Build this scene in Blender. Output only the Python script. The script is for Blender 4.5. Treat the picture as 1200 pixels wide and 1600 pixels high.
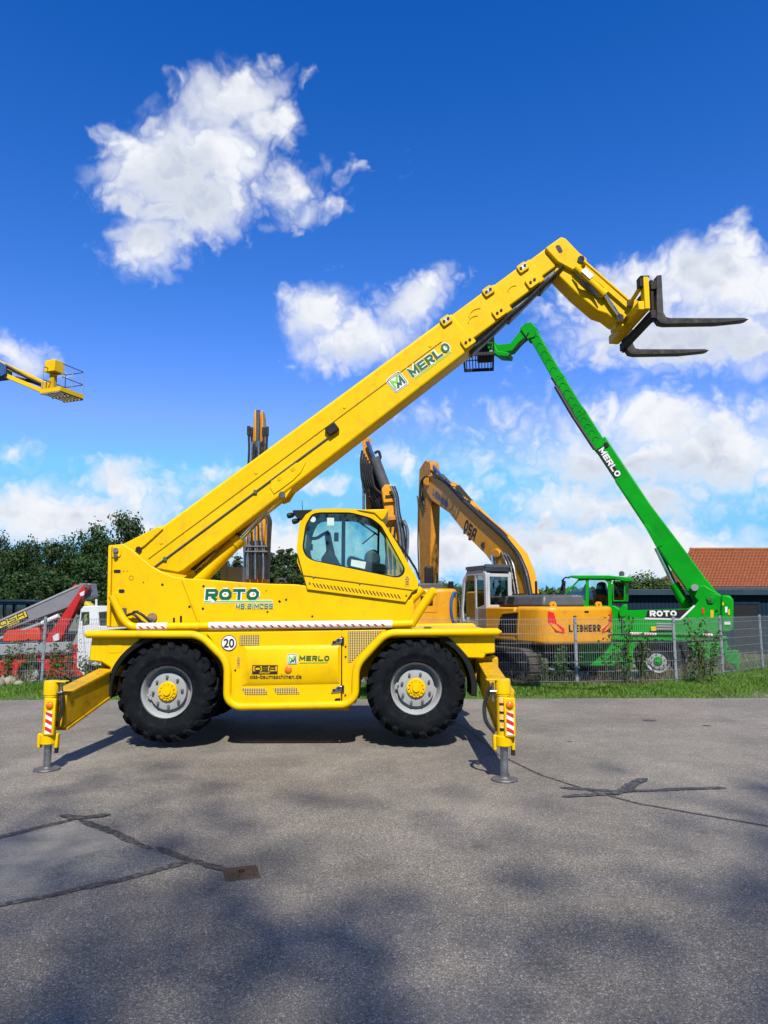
import bpy, bmesh, math, random
import numpy as np
from mathutils import Vector, Matrix, noise as mnoise
from mathutils.geometry import tessellate_polygon
R = math.radians
random.seed(7)
rng = np.random.default_rng(7)
scene = bpy.context.scene
COL = scene.collection
for o in list(bpy.data.objects): bpy.data.objects.remove(o)

# ------------------------------------------------------------------ camera
EYE = 1.70
F = 1110.0                      # focal length in pixels of the 1200 x 1600 photograph
PITCH = math.atan(146.0 / F)
cam_data = bpy.data.cameras.new('camera'); cam = bpy.data.objects.new('camera', cam_data); COL.objects.link(cam)
cam.location = (0, 0, EYE); cam.rotation_euler = (R(90) + PITCH, 0, 0)
cam_data.sensor_fit = 'VERTICAL'; cam_data.sensor_height = 36.0; cam_data.lens = F / 1600 * 36
cam_data.clip_start = 0.05; cam_data.clip_end = 20000
scene.camera = cam
scene.render.resolution_x = 768; scene.render.resolution_y = 1024
scene.view_settings.view_transform = 'Standard'; scene.view_settings.look = 'None'
scene.view_settings.gamma = 1.0; scene.view_settings.use_curve_mapping = False
scene.view_settings.exposure = 0.55

# ------------------------------------------------------------------ pixel to place
CP, SP = math.cos(PITCH), math.sin(PITCH)
def ray(u, v):
    dx, dy = (u - 600) / F, (800 - v) / F
    return Vector((dx, CP - dy * SP, SP + dy * CP))
def P(u, v, Y):
    d = ray(u, v); return Vector((0, 0, EYE)) + d * (Y / d.y)
def G(u, v, z=0.0):
    d = ray(u, v); return Vector((0, 0, EYE)) + d * ((z - EYE) / d.z)
def PV(u, v, o, dr):            # point of a vertical plane through o that runs along dr
    d = ray(u, v); n = Vector((-dr[1], dr[0], 0)); c = Vector((0, 0, EYE))
    return c + d * ((Vector(o) - c).dot(n) / d.dot(n))

# ------------------------------------------------------------------ sun and sky
SUN_EL = R(48); SUN_DIR = Vector((0.10, -1.0, 0)).normalized()      # towards the sun, on the ground
to_sun = Vector((SUN_DIR.x * math.cos(SUN_EL), SUN_DIR.y * math.cos(SUN_EL), math.sin(SUN_EL)))
sd = bpy.data.lights.new('sun', 'SUN'); sd.energy = 5.0; sd.angle = R(0.55); sd.color = (1.0, 0.94, 0.84)
sun = bpy.data.objects.new('sun', sd); COL.objects.link(sun); sun.location = (0, 0, 60)
sun.rotation_euler = (-to_sun).to_track_quat('-Z', 'Y').to_euler()

world = bpy.data.worlds.new('World'); scene.world = world; world.use_nodes = True
wt = world.node_tree; wt.nodes.clear()
def N(t, kind, **kw):
    n = t.nodes.new(kind)
    for k, v in kw.items():
        if k == 'ins':
            for i, x in v.items():
                if hasattr(x, 'links') or isinstance(x, bpy.types.NodeSocket): t.links.new(x, n.inputs[i])
                else: n.inputs[i].default_value = x
        else: setattr(n, k, v)
    return n
def M(t, op, a, b=0.0, c=None, clamp=False):
    ins = {0: a, 1: b}
    if c is not None: ins[2] = c
    return N(t, 'ShaderNodeMath', operation=op, use_clamp=clamp, ins=ins).outputs[0]
def sstep(t, x, a, b, lo=0.0, hi=1.0):
    n = N(t, 'ShaderNodeMapRange', interpolation_type='SMOOTHSTEP', ins={0: x, 1: a, 2: b, 3: lo, 4: hi}); return n.outputs[0]

# clouds: (u, v, ru, rv, tilt, weight) measured on the photograph, then turned into directions of the sky
CLOUDS = [
 (355,150,110,66,-20,1.0),(405,180,72,48,10,.95),(270,255,125,105,-20,1.0),(335,235,105,85,0,1.0),(310,320,100,80,0,.95),(240,385,75,62,0,.9),(200,230,50,42,0,.7),
 (440,295,90,52,15,.60),(485,325,70,38,-20,.48),(515,262,70,26,0,.24),
 (495,495,75,55,0,.85),(560,530,115,50,-15,.9),(640,472,80,45,-20,.85),
 (975,475,110,82,0,1.0),(1130,440,150,75,0,1.0),(1060,525,210,72,0,1.0),(1145,380,42,50,40,.62),
 (1035,660,90,45,0,.95),(1120,710,170,80,0,.88),(940,720,210,60,0,.74),(760,722,75,34,0,.46),(960,790,220,48,0,.82),(1200,640,140,40,-15,.6),
 (700,852,190,42,0,.95),(930,862,300,56,0,1.0),(470,855,170,50,0,.85),
 (185,742,62,32,0,.85),(100,805,220,54,0,1.0),(330,745,70,18,0,.42),
 (950,705,330,105,0,.46),(120,790,270,62,0,.6),(22,560,60,38,15,.62),(665,650,46,22,0,.46),(625,715,58,32,15,.55),(510,760,75,16,0,.52),(25,708,48,16,0,.36),
]
BASES = [(265,315,130,120),(1060,550,240,75),(980,740,230,42),(1120,800,200,36),(560,560,110,22),(430,330,60,26),(820,820,200,18)]   # the thick flat undersides
def cloud_group():
    t = bpy.data.node_groups.new('cloud_density', 'ShaderNodeTree')
    t.interface.new_socket('dir', in_out='INPUT', socket_type='NodeSocketVector')
    t.interface.new_socket('density', in_out='OUTPUT', socket_type='NodeSocketFloat')
    t.interface.new_socket('lit', in_out='OUTPUT', socket_type='NodeSocketFloat')
    gi = N(t, 'NodeGroupInput'); go = N(t, 'NodeGroupOutput'); d = gi.outputs[0]
    # slow warp so that no outline stays an ellipse
    w = N(t, 'ShaderNodeTexNoise', noise_dimensions='3D', ins={'Vector': d, 'Scale': 9.0, 'Detail': 4.0, 'Roughness': .6})
    wv = N(t, 'ShaderNodeVectorMath', operation='SUBTRACT', ins={0: w.outputs['Color'], 1: (.5, .5, .5)}).outputs[0]
    wv = N(t, 'ShaderNodeVectorMath', operation='SCALE', ins={0: wv, 'Scale': .07}).outputs[0]
    dw = N(t, 'ShaderNodeVectorMath', operation='ADD', ins={0: d, 1: wv}).outputs[0]
    s = N(t, 'ShaderNodeSeparateXYZ', ins={0: dw})
    yy = M(t, 'MAXIMUM', s.outputs[1], .05)
    a = M(t, 'DIVIDE', s.outputs[0], yy); b = M(t, 'DIVIDE', s.outputs[2], yy)
    def turned(deg):
        c, q = math.cos(R(deg)), math.sin(R(deg))
        x = M(t, 'ADD', M(t, 'MULTIPLY', a, c), M(t, 'MULTIPLY', b, q)); y = M(t, 'ADD', M(t, 'MULTIPLY', a, -q), M(t, 'MULTIPLY', b, c))
        return N(t, 'ShaderNodeCombineXYZ', ins={0: x, 1: y}).outputs[0]
    fan = {0: N(t, 'ShaderNodeCombineXYZ', ins={0: a, 1: b}).outputs[0], 20: turned(20), -15: turned(-15), 40: turned(40)}
    acc = None
    for (u, v, ru, rv, tilt, wgt) in CLOUDS:
        k = min(fan, key=lambda q: abs(q + tilt)); p = P(u, v, 1.0); px, py = p.x, p.z - EYE
        c, q = math.cos(R(k)), math.sin(R(k)); qx, qy = px * c + py * q, -px * q + py * c
        sx, sy = F / (ru * 1.25), F / (rv * 1.25)
        e = N(t, 'ShaderNodeVectorMath', operation='MULTIPLY_ADD', ins={0: fan[k], 1: (sx, sy, 0), 2: (-qx * sx, -qy * sy, 0)}).outputs[0]
        L = N(t, 'ShaderNodeVectorMath', operation='LENGTH', ins={0: e}).outputs['Value']
        f = M(t, 'MULTIPLY_ADD', L, -wgt, wgt)
        acc = f if acc is None else M(t, 'SMOOTH_MAX', acc, f, .12)
    # round the rest of the sky: fair-weather cumulus of the same kind
    r2 = N(t, 'ShaderNodeTexNoise', ins={'Vector': d, 'Scale': 3.2, 'Detail': 3.0, 'Roughness': .55})
    gen = M(t, 'MULTIPLY_ADD', r2.outputs[0], 5.0, -2.75)
    s0 = N(t, 'ShaderNodeSeparateXYZ', ins={0: d})
    yb = M(t, 'MAXIMUM', s0.outputs[1], .02)
    aa = M(t, 'ABSOLUTE', M(t, 'DIVIDE', s0.outputs[0], yb)); bb = M(t, 'DIVIDE', s0.outputs[2], yb)
    outm = M(t, 'MAXIMUM', sstep(t, aa, .60, .85), sstep(t, bb, .98, 1.3))
    gen = M(t, 'MULTIPLY_ADD', M(t, 'SUBTRACT', 1.0, outm), -3.0, gen)
    acc = M(t, 'MAXIMUM', acc, gen)
    acc = M(t, 'MINIMUM', acc, .85)
    n1 = N(t, 'ShaderNodeTexNoise', ins={'Vector': dw, 'Scale': 15.0, 'Detail': 7.0, 'Roughness': .53})
    n2 = N(t, 'ShaderNodeTexNoise', ins={'Vector': dw, 'Scale': 30.0, 'Detail': 3.0, 'Roughness': .5})
    dn = M(t, 'MULTIPLY_ADD', n1.outputs[0], .78, -.37)
    dv = M(t, 'MULTIPLY_ADD', M(t, 'ABSOLUTE', M(t, 'SUBTRACT', n2.outputs[0], .5)), 1.5, -.20)
    out = M(t, 'ADD', acc, M(t, 'ADD', dn, dv))
    t.links.new(out, go.inputs[0])
    du = N(t, 'ShaderNodeVectorMath', operation='ADD', ins={0: dw, 1: (.006, 0, .024)}).outputs[0]
    n3 = N(t, 'ShaderNodeTexNoise', ins={'Vector': du, 'Scale': 15.0, 'Detail': 4.0, 'Roughness': .58})
    base = None
    for (u, v, ru, rv) in BASES:
        p = P(u, v, 1.0); sx, sy = F / ru, F / rv
        e = N(t, 'ShaderNodeVectorMath', operation='MULTIPLY_ADD', ins={0: fan[0], 1: (sx, sy, 0), 2: (-p.x * sx, -(p.z - EYE) * sy, 0)}).outputs[0]
        f = M(t, 'SUBTRACT', 1.0, N(t, 'ShaderNodeVectorMath', operation='LENGTH', ins={0: e}).outputs['Value'])
        base = f if base is None else M(t, 'MAXIMUM', base, f)
    base = M(t, 'MAXIMUM', base, 0.0)
    lt = M(t, 'SUBTRACT', M(t, 'SUBTRACT', n1.outputs[0], n3.outputs[0]), M(t, 'MULTIPLY', base, .62))
    t.links.new(lt, go.inputs[1])
    return t
cg = cloud_group()
tc = N(wt, 'ShaderNodeTexCoord').outputs['Generated']
sky = N(wt, 'ShaderNodeTexSky', sky_type='NISHITA', sun_disc=False, sun_elevation=SUN_EL,
        sun_rotation=math.atan2(SUN_DIR.x, SUN_DIR.y), altitude=300, air_density=1.0, dust_density=.35, ozone_density=3.2)
skyc = N(wt, 'ShaderNodeHueSaturation', ins={'Saturation': 1.32, 'Value': 1.0, 'Color': sky.outputs[0]}).outputs[0]
skyc = N(wt, 'ShaderNodeVectorMath', operation='MULTIPLY', ins={0: skyc, 1: (.80, .92, 1.28)}).outputs[0]
sk = N(wt, 'ShaderNodeSeparateXYZ', ins={0: skyc})          # a clean, deep autumn blue: the red and green fall off faster towards the zenith
def curve(x, k, p, o, lo, hi): return M(wt, 'MINIMUM', M(wt, 'MAXIMUM', M(wt, 'SUBTRACT', M(wt, 'MULTIPLY', M(wt, 'POWER', x, p), k), o), lo), hi)
skyc = N(wt, 'ShaderNodeCombineXYZ', ins={0: curve(sk.outputs[0], 2.6, 1.3, .11, .035, 1.5), 1: curve(sk.outputs[1], 1.4, 1.0, .38, .5, 4.3), 2: curve(sk.outputs[2], 1.25, 1.0, .6, 2.6, 7.2)}).outputs[0]
cn = N(wt, 'ShaderNodeGroup', node_tree=cg, ins={0: tc}); d1 = cn.outputs[0]
alpha = sstep(wt, d1, -.06, .66)
lit = sstep(wt, cn.outputs[1], -.30, .17)
thick = sstep(wt, d1, .25, 1.0)
shade = M(wt, 'MULTIPLY', M(wt, 'SUBTRACT', 1.0, lit), M(wt, 'MULTIPLY_ADD', thick, .75, .25))
cc = N(wt, 'ShaderNodeMix', data_type='RGBA', ins={'Factor': shade, 6: (6.25, 6.4, 6.7, 1), 7: (3.7, 4.15, 5.1, 1)}).outputs[2]
fin = N(wt, 'ShaderNodeMix', data_type='RGBA', ins={'Factor': alpha, 6: skyc, 7: cc}).outputs[2]
bg = N(wt, 'ShaderNodeBackground', ins={'Color': fin, 'Strength': 0.10})
wo = N(wt, 'ShaderNodeOutputWorld', ins={0: bg.outputs[0]})
cy = scene.cycles
cy.max_bounces = 6; cy.diffuse_bounces = 2; cy.glossy_bounces = 3; cy.transmission_bounces = 3; cy.transparent_max_bounces = 12
cy.caustics_reflective = False; cy.caustics_refractive = False; cy.use_denoising = True; cy.adaptive_threshold = .02
world.cycles.sampling_method = 'MANUAL'; world.cycles.sample_map_resolution = 512

# ------------------------------------------------------------------ objects
ORG = {}
def tag(o, label=None, cat=None, group=None, kind=None):
    for k, v in (('label', label), ('category', cat), ('group', group), ('kind', kind)):
        if v: o[k] = v
    return o
def thing(name, label, cat, loc=(0, 0, 0), group=None, rz=0.0):
    o = bpy.data.objects.new(name, None); COL.objects.link(o); o.empty_display_size = .2
    o.location = loc; o.rotation_euler = (0, 0, rz); ORG[o.name] = Vector(loc) if rz == 0 else None
    return tag(o, label, cat, group)
def put(name, me, mat, parent=None):
    o = bpy.data.objects.new(name, me); COL.objects.link(o)
    if mat is not None and not me.materials: me.materials.append(mat)
    if parent is not None: o.parent = parent
    return o
def copy_tree(o, parent=None):
    c = o.copy(); COL.objects.link(c); c.parent = parent
    if parent is not None: c.matrix_parent_inverse = o.matrix_parent_inverse.copy()
    for ch in list(o.children): copy_tree(ch, c)
    return c
def origin(o):
    while o is not None and o.parent is not None: o = o.parent
    if o is None: return Vector((0, 0, 0))
    return ORG.get(o.name) or Vector((0, 0, 0))

SMALL = {'wheel_nuts', 'panel_bolts', 'bolt_holes', 'clip_bolts', 'skirt_bolts', 'bracket_bolts', 'plate_bosses', 'tape_stripes', 'sticker_stripes', 'sticker', 'sticker_ink', 'ribs', 'warning_sign', 'printed_marks', 'latch_bolt'}
class MB:
    """collects shapes, then becomes ONE mesh object"""
    def __init__(s): s.v = []; s.f = []; s.T = None
    def _p(s, p):
        p = Vector(p)
        s.v.append(tuple(s.T @ p) if s.T is not None else tuple(p)); return len(s.v) - 1
    def quadface(s, pts): s.f.append([s._p(p) for p in pts]); return s
    def box(s, c, d, rz=0.0, rot=None):
        m = rot if rot is not None else Matrix.Rotation(rz, 3, 'Z'); c = Vector(c); i = []
        for z in (-1, 1):
            for (x, y) in ((-1, -1), (1, -1), (1, 1), (-1, 1)): i.append(s._p(c + m @ Vector((x * d[0] / 2, y * d[1] / 2, z * d[2] / 2))))
        a, b, cc, dd, e, f, g, h = i
        s.f += [[dd, cc, b, a], [e, f, g, h], [a, b, f, e], [b, cc, g, f], [cc, dd, h, g], [dd, a, e, h]]; return s
    def box2(s, lo, hi):
        return s.box([(a + b) / 2 for a, b in zip(lo, hi)], [abs(b - a) for a, b in zip(lo, hi)])
    def beam(s, p, q, w, h, w2=None, h2=None, up=(0, 0, 1)):
        p, q = Vector(p), Vector(q); d = (q - p).normalized(); x = d.cross(Vector(up)).normalized(); z = x.cross(d)
        w2 = w2 or w; h2 = h2 or h
        A = [s._p(p + x * (sx * w / 2) + z * (sz * h / 2)) for sx, sz in ((-1, -1), (1, -1), (1, 1), (-1, 1))]
        B = [s._p(q + x * (sx * w2 / 2) + z * (sz * h2 / 2)) for sx, sz in ((-1, -1), (1, -1), (1, 1), (-1, 1))]
        s.f += [A[::-1], B]
        for i in range(4): j = (i + 1) % 4; s.f.append([A[i], A[j], B[j], B[i]])
        return s
    def cyl(s, p, q, r, r2=None, n=16, cap=True):
        p, q = Vector(p), Vector(q); r2 = r if r2 is None else r2; d = (q - p).normalized()
        x = d.orthogonal().normalized(); y = d.cross(x)
        A = []; B = []
        for k in range(n):
            a = 2 * math.pi * k / n; e = x * math.cos(a) + y * math.sin(a)
            A.append(s._p(p + e * r)); B.append(s._p(q + e * r2))
        for k in range(n): j = (k + 1) % n; s.f.append([A[k], A[j], B[j], B[k]])
        if cap: s.f += [A[::-1], B]
        return s
    def tube(s, pts, r, n=10, closed=False, smooth=0.0, cap=True):
        pts = [Vector(p) for p in pts]
        if smooth: pts = fillet(pts, smooth, closed)
        rings = []; m = len(pts); prev = None
        for i, p in enumerate(pts):
            if closed: d = (pts[(i + 1) % m] - pts[i - 1])
            else: d = pts[min(i + 1, m - 1)] - pts[max(i - 1, 0)]
            d.normalize()
            x = d.orthogonal().normalized() if prev is None else (prev - d * prev.dot(d)).normalized()
            prev = x; y = d.cross(x)
            rr = r[i] if hasattr(r, '__len__') else r
            rings.append([s._p(p + (x * math.cos(2 * math.pi * k / n) + y * math.sin(2 * math.pi * k / n)) * rr) for k in range(n)])
        for i in range(m if closed else m - 1):
            A, B = rings[i], rings[(i + 1) % m]
            for k in range(n): j = (k + 1) % n; s.f.append([A[k], A[j], B[j], B[k]])
        if cap and not closed: s.f += [rings[0][::-1], rings[-1]]
        return s
    def lathe(s, prof, c, axis, n=32, closed=False, cap=True):
        c = Vector(c); ax = Vector(axis).normalized(); x = ax.orthogonal().normalized(); y = ax.cross(x); rings = []
        for (r, h) in prof:
            rings.append([s._p(c + ax * h + (x * math.cos(2 * math.pi * k / n) + y * math.sin(2 * math.pi * k / n)) * r) for k in range(n)])
        m = len(prof)
        for i in range(m if closed else m - 1):
            A, B = rings[i], rings[(i + 1) % m]
            for k in range(n): j = (k + 1) % n; s.f.append([A[k], A[j], B[j], B[k]])
        if not closed and cap:
            if prof[0][0] > 1e-4: s.f.append(rings[0][::-1])
            if prof[-1][0] > 1e-4: s.f.append(rings[-1])
        return s
    def plate(s, outer, holes=(), ext=(0, .05, 0)):
        """outlines (lists of points in one plane) pulled along ext; holes cut through"""
        loops = [[Vector(p) for p in outer]] + [[Vector(p) for p in h] for h in holes]; e = Vector(ext)
        tris = tessellate_polygon(loops); flat = [p for l in loops for p in l]
        A = [s._p(p) for p in flat]; B = [s._p(p + e) for p in flat]
        if not holes:
            s.f += [A[:len(loops[0])], B[:len(loops[0])][::-1]]
        else:
            for t in tris: s.f += [[A[i] for i in t], [B[i] for i in t][::-1]]
        k = 0
        for l in loops:
            m = len(l)
            for i in range(m): j = (i + 1) % m; s.f.append([A[k + i], B[k + i], B[k + j], A[k + j]])
            k += m
        return s
    def ball(s, c, r, n=12, m=8, sc=(1, 1, 1)):
        c = Vector(c); rings = []
        for i in range(1, m):
            a = math.pi * i / m
            rings.append([s._p(c + Vector((math.sin(a) * math.cos(2 * math.pi * k / n) * sc[0], math.sin(a) * math.sin(2 * math.pi * k / n) * sc[1], math.cos(a) * sc[2])) * r) for k in range(n)])
        t = s._p(c + Vector((0, 0, r * sc[2]))); b = s._p(c - Vector((0, 0, r * sc[2])))
        for k in range(n):
            j = (k + 1) % n; s.f += [[t, rings[0][k], rings[0][j]], [b, rings[-1][j], rings[-1][k]]]
            for i in range(m - 2): s.f.append([rings[i][k], rings[i + 1][k], rings[i + 1][j], rings[i][j]])
        return s
    def build(s, name, mat, parent=None, bevel=0.0, seg=2, smooth=35, fix=True):
        me = bpy.data.meshes.new(name)
        o0 = origin(parent)
        me.from_pydata([(x - o0.x, y - o0.y, z - o0.z) for x, y, z in s.v], [], s.f)
        if fix:
            bm = bmesh.new(); bm.from_mesh(me); bmesh.ops.recalc_face_normals(bm, faces=bm.faces); bm.to_mesh(me); bm.free()
        if smooth:
            me.shade_smooth(); me.set_sharp_from_angle(angle=R(smooth))
        o = put(name, me, mat, parent)
        if name in SMALL: o['kind'] = 'stuff'
        if bevel:
            b = o.modifiers.new('edge', 'BEVEL'); b.width = bevel; b.segments = seg; b.limit_method = 'ANGLE'; b.angle_limit = R(40); b.harden_normals = False
        return o
def fillet(pts, r, closed=False, k=5):
    out = []; m = len(pts)
    for i, p in enumerate(pts):
        if not closed and i in (0, m - 1): out.append(p); continue
        a, b = pts[i - 1], pts[(i + 1) % m]; da, db = (a - p), (b - p)
        la, lb = da.length, db.length
        q = min(r, la * .48, lb * .48); A = p + da * (q / la); B = p + db * (q / lb)
        for j in range(k + 1):
            t = j / k; out.append(A * (1 - t) ** 2 + p * 2 * t * (1 - t) + B * t * t)
    return out
def rnd(pts, r, k=4): return fillet([Vector(p) for p in pts], r, True, k)
def circ(c, r, n=16, a=Vector((1, 0, 0)), b=Vector((0, 0, 1))):
    return [Vector(c) + a * (r * math.cos(2 * math.pi * i / n)) + b * (r * math.sin(2 * math.pi * i / n)) for i in range(n)]
def PX(pts, Y): return [P(u, v, Y) for u, v in pts]

# ------------------------------------------------------------------ materials
MATS = {}
def newmat(name):
    m = bpy.data.materials.new(name); m.use_nodes = True; t = m.node_tree; t.nodes.clear()
    out = N(t, 'ShaderNodeOutputMaterial'); return m, t, out
def solid(name, rgb, rough=.5, metal=0.0, vary=.10, scale=3.0, coat=0.0, bump=0.0, bscale=60.0, dirt=0.0, dirtc=(.10, .075, .05), spec=.3, per=0.0, emis=None):
    if name in MATS: return MATS[name]
    m, t, out = newmat(name)
    co = N(t, 'ShaderNodeTexCoord').outputs['Object']
    n1 = N(t, 'ShaderNodeTexNoise', ins={'Vector': co, 'Scale': scale, 'Detail': 5.0, 'Roughness': .6}).outputs[0]
    lo = [c * (1 - vary) for c in rgb] + [1]; hi = [min(1, c * (1 + vary)) for c in rgb] + [1]
    c = N(t, 'ShaderNodeMix', data_type='RGBA', ins={'Factor': sstep(t, n1, .3, .7), 6: lo, 7: hi}).outputs[2]
    if dirt:
        n2 = N(t, 'ShaderNodeTexNoise', ins={'Vector': co, 'Scale': scale * 2.7, 'Detail': 8.0, 'Roughness': .72}).outputs[0]
        n4 = N(t, 'ShaderNodeTexNoise', ins={'Vector': N(t, 'ShaderNodeVectorMath', operation='MULTIPLY', ins={0: co, 1: (9, 9, 1.2)}).outputs[0], 'Scale': 2.0, 'Detail': 4.0}).outputs[0]
        g = M(t, 'MULTIPLY', sstep(t, M(t, 'MULTIPLY_ADD', n4, .35, n2), .66, .92), dirt)
        c = N(t, 'ShaderNodeMix', data_type='RGBA', ins={'Factor': g, 6: c, 7: list(dirtc) + [1]}).outputs[2]
    if per:
        oi = N(t, 'ShaderNodeObjectInfo').outputs['Random']
        c = N(t, 'ShaderNodeHueSaturation', ins={'Hue': M(t, 'MULTIPLY_ADD', oi, per * .06, .5 - per * .03), 'Value': M(t, 'MULTIPLY_ADD', oi, per, 1 - per / 2), 'Color': c}).outputs[0]
    rr = sstep(t, n1, .25, .75, max(.02, rough - .08), min(1, rough + .10))
    b = N(t, 'ShaderNodeBsdfPrincipled', ins={'Base Color': c, 'Roughness': rr, 'Metallic': metal, 'Coat Weight': coat, 'Coat Roughness': .12, 'Specular IOR Level': spec})
    if emis: b.inputs['Emission Color'].default_value = list(emis[:3]) + [1]; b.inputs['Emission Strength'].default_value = emis[3]
    if bump:
        n3 = N(t, 'ShaderNodeTexNoise', ins={'Vector': co, 'Scale': bscale, 'Detail': 4.0, 'Roughness': .6}).outputs[0]
        bn = N(t, 'ShaderNodeBump', ins={'Strength': bump, 'Distance': .02, 'Height': n3}); t.links.new(bn.outputs[0], b.inputs['Normal'])
    t.links.new(b.outputs[0], out.inputs[0]); MATS[name] = m
    return m
def glass(name, tint=(.72, .92, .90), gloss=.16):
    if name in MATS: return MATS[name]
    m, t, out = newmat(name)
    tr = N(t, 'ShaderNodeBsdfTransparent', ins={0: list(tint) + [1]}); gl = N(t, 'ShaderNodeBsdfGlossy', ins={'Color': (.95, .98, 1, 1), 'Roughness': .03})
    fr = N(t, 'ShaderNodeFresnel', ins={0: 1.5}).outputs[0]
    mx = N(t, 'ShaderNodeMixShader', ins={0: M(t, 'ADD', fr, gloss - .04, clamp=True), 1: tr.outputs[0], 2: gl.outputs[0]})
    t.links.new(mx.outputs[0], out.inputs[0]); MATS[name] = m; return m
def perforated(name, rgb, pitch):
    m, t, out = newmat(name)
    co = N(t, 'ShaderNodeTexCoord').outputs['Object']
    v = N(t, 'ShaderNodeTexVoronoi', feature='F1', ins={'Vector': N(t, 'ShaderNodeVectorMath', operation='MULTIPLY', ins={0: co, 1: (1, .001, 1.4)}).outputs[0], 'Scale': 1 / pitch, 'Randomness': .0})
    h = sstep(t, v.outputs['Distance'], .30, .42)
    c = N(t, 'ShaderNodeMix', data_type='RGBA', ins={'Factor': h, 6: (.012, .010, .008, 1), 7: list(rgb) + [1]}).outputs[2]
    b = N(t, 'ShaderNodeBsdfPrincipled', ins={'Base Color': c, 'Roughness': .5}); t.links.new(b.outputs[0], out.inputs[0]); return m

Ymat = solid('yellow_paint', (.63, .39, .0), .42, coat=.03, vary=.045, scale=1.4, dirt=.30, dirtc=(.27, .17, .02), spec=.14)
Yworn = solid('yellow_worn', (.48, .27, .003), .5, vary=.12, scale=6, dirt=.65, dirtc=(.08, .055, .02), spec=.15)
BLK = solid('black_plastic', (.009, .009, .010), .5, vary=.3, spec=.2)
DARK = solid('dark_steel', (.013, .013, .015), .6, vary=.3, scale=8, dirt=.2, spec=.2)
RUB = solid('tyre_rubber', (.006, .0075, .010), .78, vary=.25, scale=5, bump=.25, bscale=45, dirt=.30, dirtc=(.040, .037, .034), spec=.05)
RIM = solid('rim_grey', (.26, .27, .275), .42, vary=.06, scale=5, dirt=.25, dirtc=(.16, .13, .10))
STEEL = solid('bare_steel', (.30, .31, .32), .34, metal=.9, vary=.15, scale=12, dirt=.4, dirtc=(.05, .045, .04))
CHROME = solid('chrome', (.80, .80, .80), .10, metal=1.0, vary=.04)
WHITE = solid('white_print', (.62, .62, .62), .45, vary=.03)
REDP = solid('red_print', (.45, .02, .014), .45, vary=.05)
GREENP = solid('green_print', (.0, .095, .035), .45, vary=.05)
LGREEN = solid('light_green_print', (.16, .42, .05), .45, vary=.05)
BLACKP = solid('black_print', (.012, .012, .012), .5, vary=.1)
AMBER = solid('amber_lens', (.58, .14, .004), .22, vary=.12, scale=40, coat=.5)
REDL = solid('red_lens', (.55, .02, .015), .2, vary=.15, scale=30, coat=.5)
GLS = glass('cab_glass', (.58, .84, .82), .12)
DGLS = glass('dark_glass', (.26, .36, .36), .12)
HOSE = solid('hydraulic_hose', (.016, .016, .017), .5, vary=.3, scale=10, dirt=.3)
OR = solid('ochre_paint', (.57, .245, .005), .42, coat=.03, vary=.06, scale=2, dirt=.28, dirtc=(.16, .09, .03))
ORD = solid('ochre_paint_old', (.44, .18, .010), .5, vary=.14, scale=3, dirt=.55, dirtc=(.11, .07, .035))
GRN = solid('green_paint', (.0015, .235, .008), .42, coat=.0, vary=.10, scale=1.1, dirt=.30, dirtc=(.02, .085, .015), spec=.12)
GREY = solid('light_grey_paint', (.215, .22, .235), .42, vary=.06, scale=3, dirt=.25, dirtc=(.2, .18, .15))
DGREY = solid('dark_grey_paint', (.060, .066, .074), .45, vary=.10, scale=3, dirt=.2)
REDM = solid('red_paint', (.38, .013, .010), .40, coat=.15, vary=.08, scale=2.5, dirt=.25, dirtc=(.12, .05, .04))
WHT = solid('white_paint', (.48, .49, .50), .38, coat=.2, vary=.04, scale=2, dirt=.22, dirtc=(.30, .27, .22))
BLUE = solid('blue_paint', (.02, .07, .22), .4, vary=.1, scale=3, dirt=.2)
GALV = solid('galvanised_steel', (.20, .22, .245), .5, metal=.3, vary=.10, scale=9)
PERF = perforated('perforated_sheet', (.50, .36, .09), .028)

# ------------------------------------------------------------------ lettering: strokes of constant width, squared corners cut
def stroke(pts, t, closed=False):
    """one strip of quads, mitred"""
    pts = [Vector((p[0], p[1])) for p in pts]; m = len(pts); L = []; Rr = []
    for i, p in enumerate(pts):
        if closed: a, b = pts[i - 1], pts[(i + 1) % m]
        else: a, b = pts[max(i - 1, 0)], pts[min(i + 1, m - 1)]
        d1 = (p - a); d2 = (b - p)
        if d1.length < 1e-6: d1 = d2
        if d2.length < 1e-6: d2 = d1
        d1.normalize(); d2.normalize(); n1 = Vector((-d1.y, d1.x)); n2 = Vector((-d2.y, d2.x)); n = (n1 + n2)
        if n.length < 1e-4: n = n1
        n.normalize(); k = t / 2 / max(.35, n.dot(n1)); L.append(p + n * k); Rr.append(p - n * k)
    return [[Rr[i], Rr[(i + 1) % m], L[(i + 1) % m], L[i]] for i in range(m if closed else m - 1)]
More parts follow.
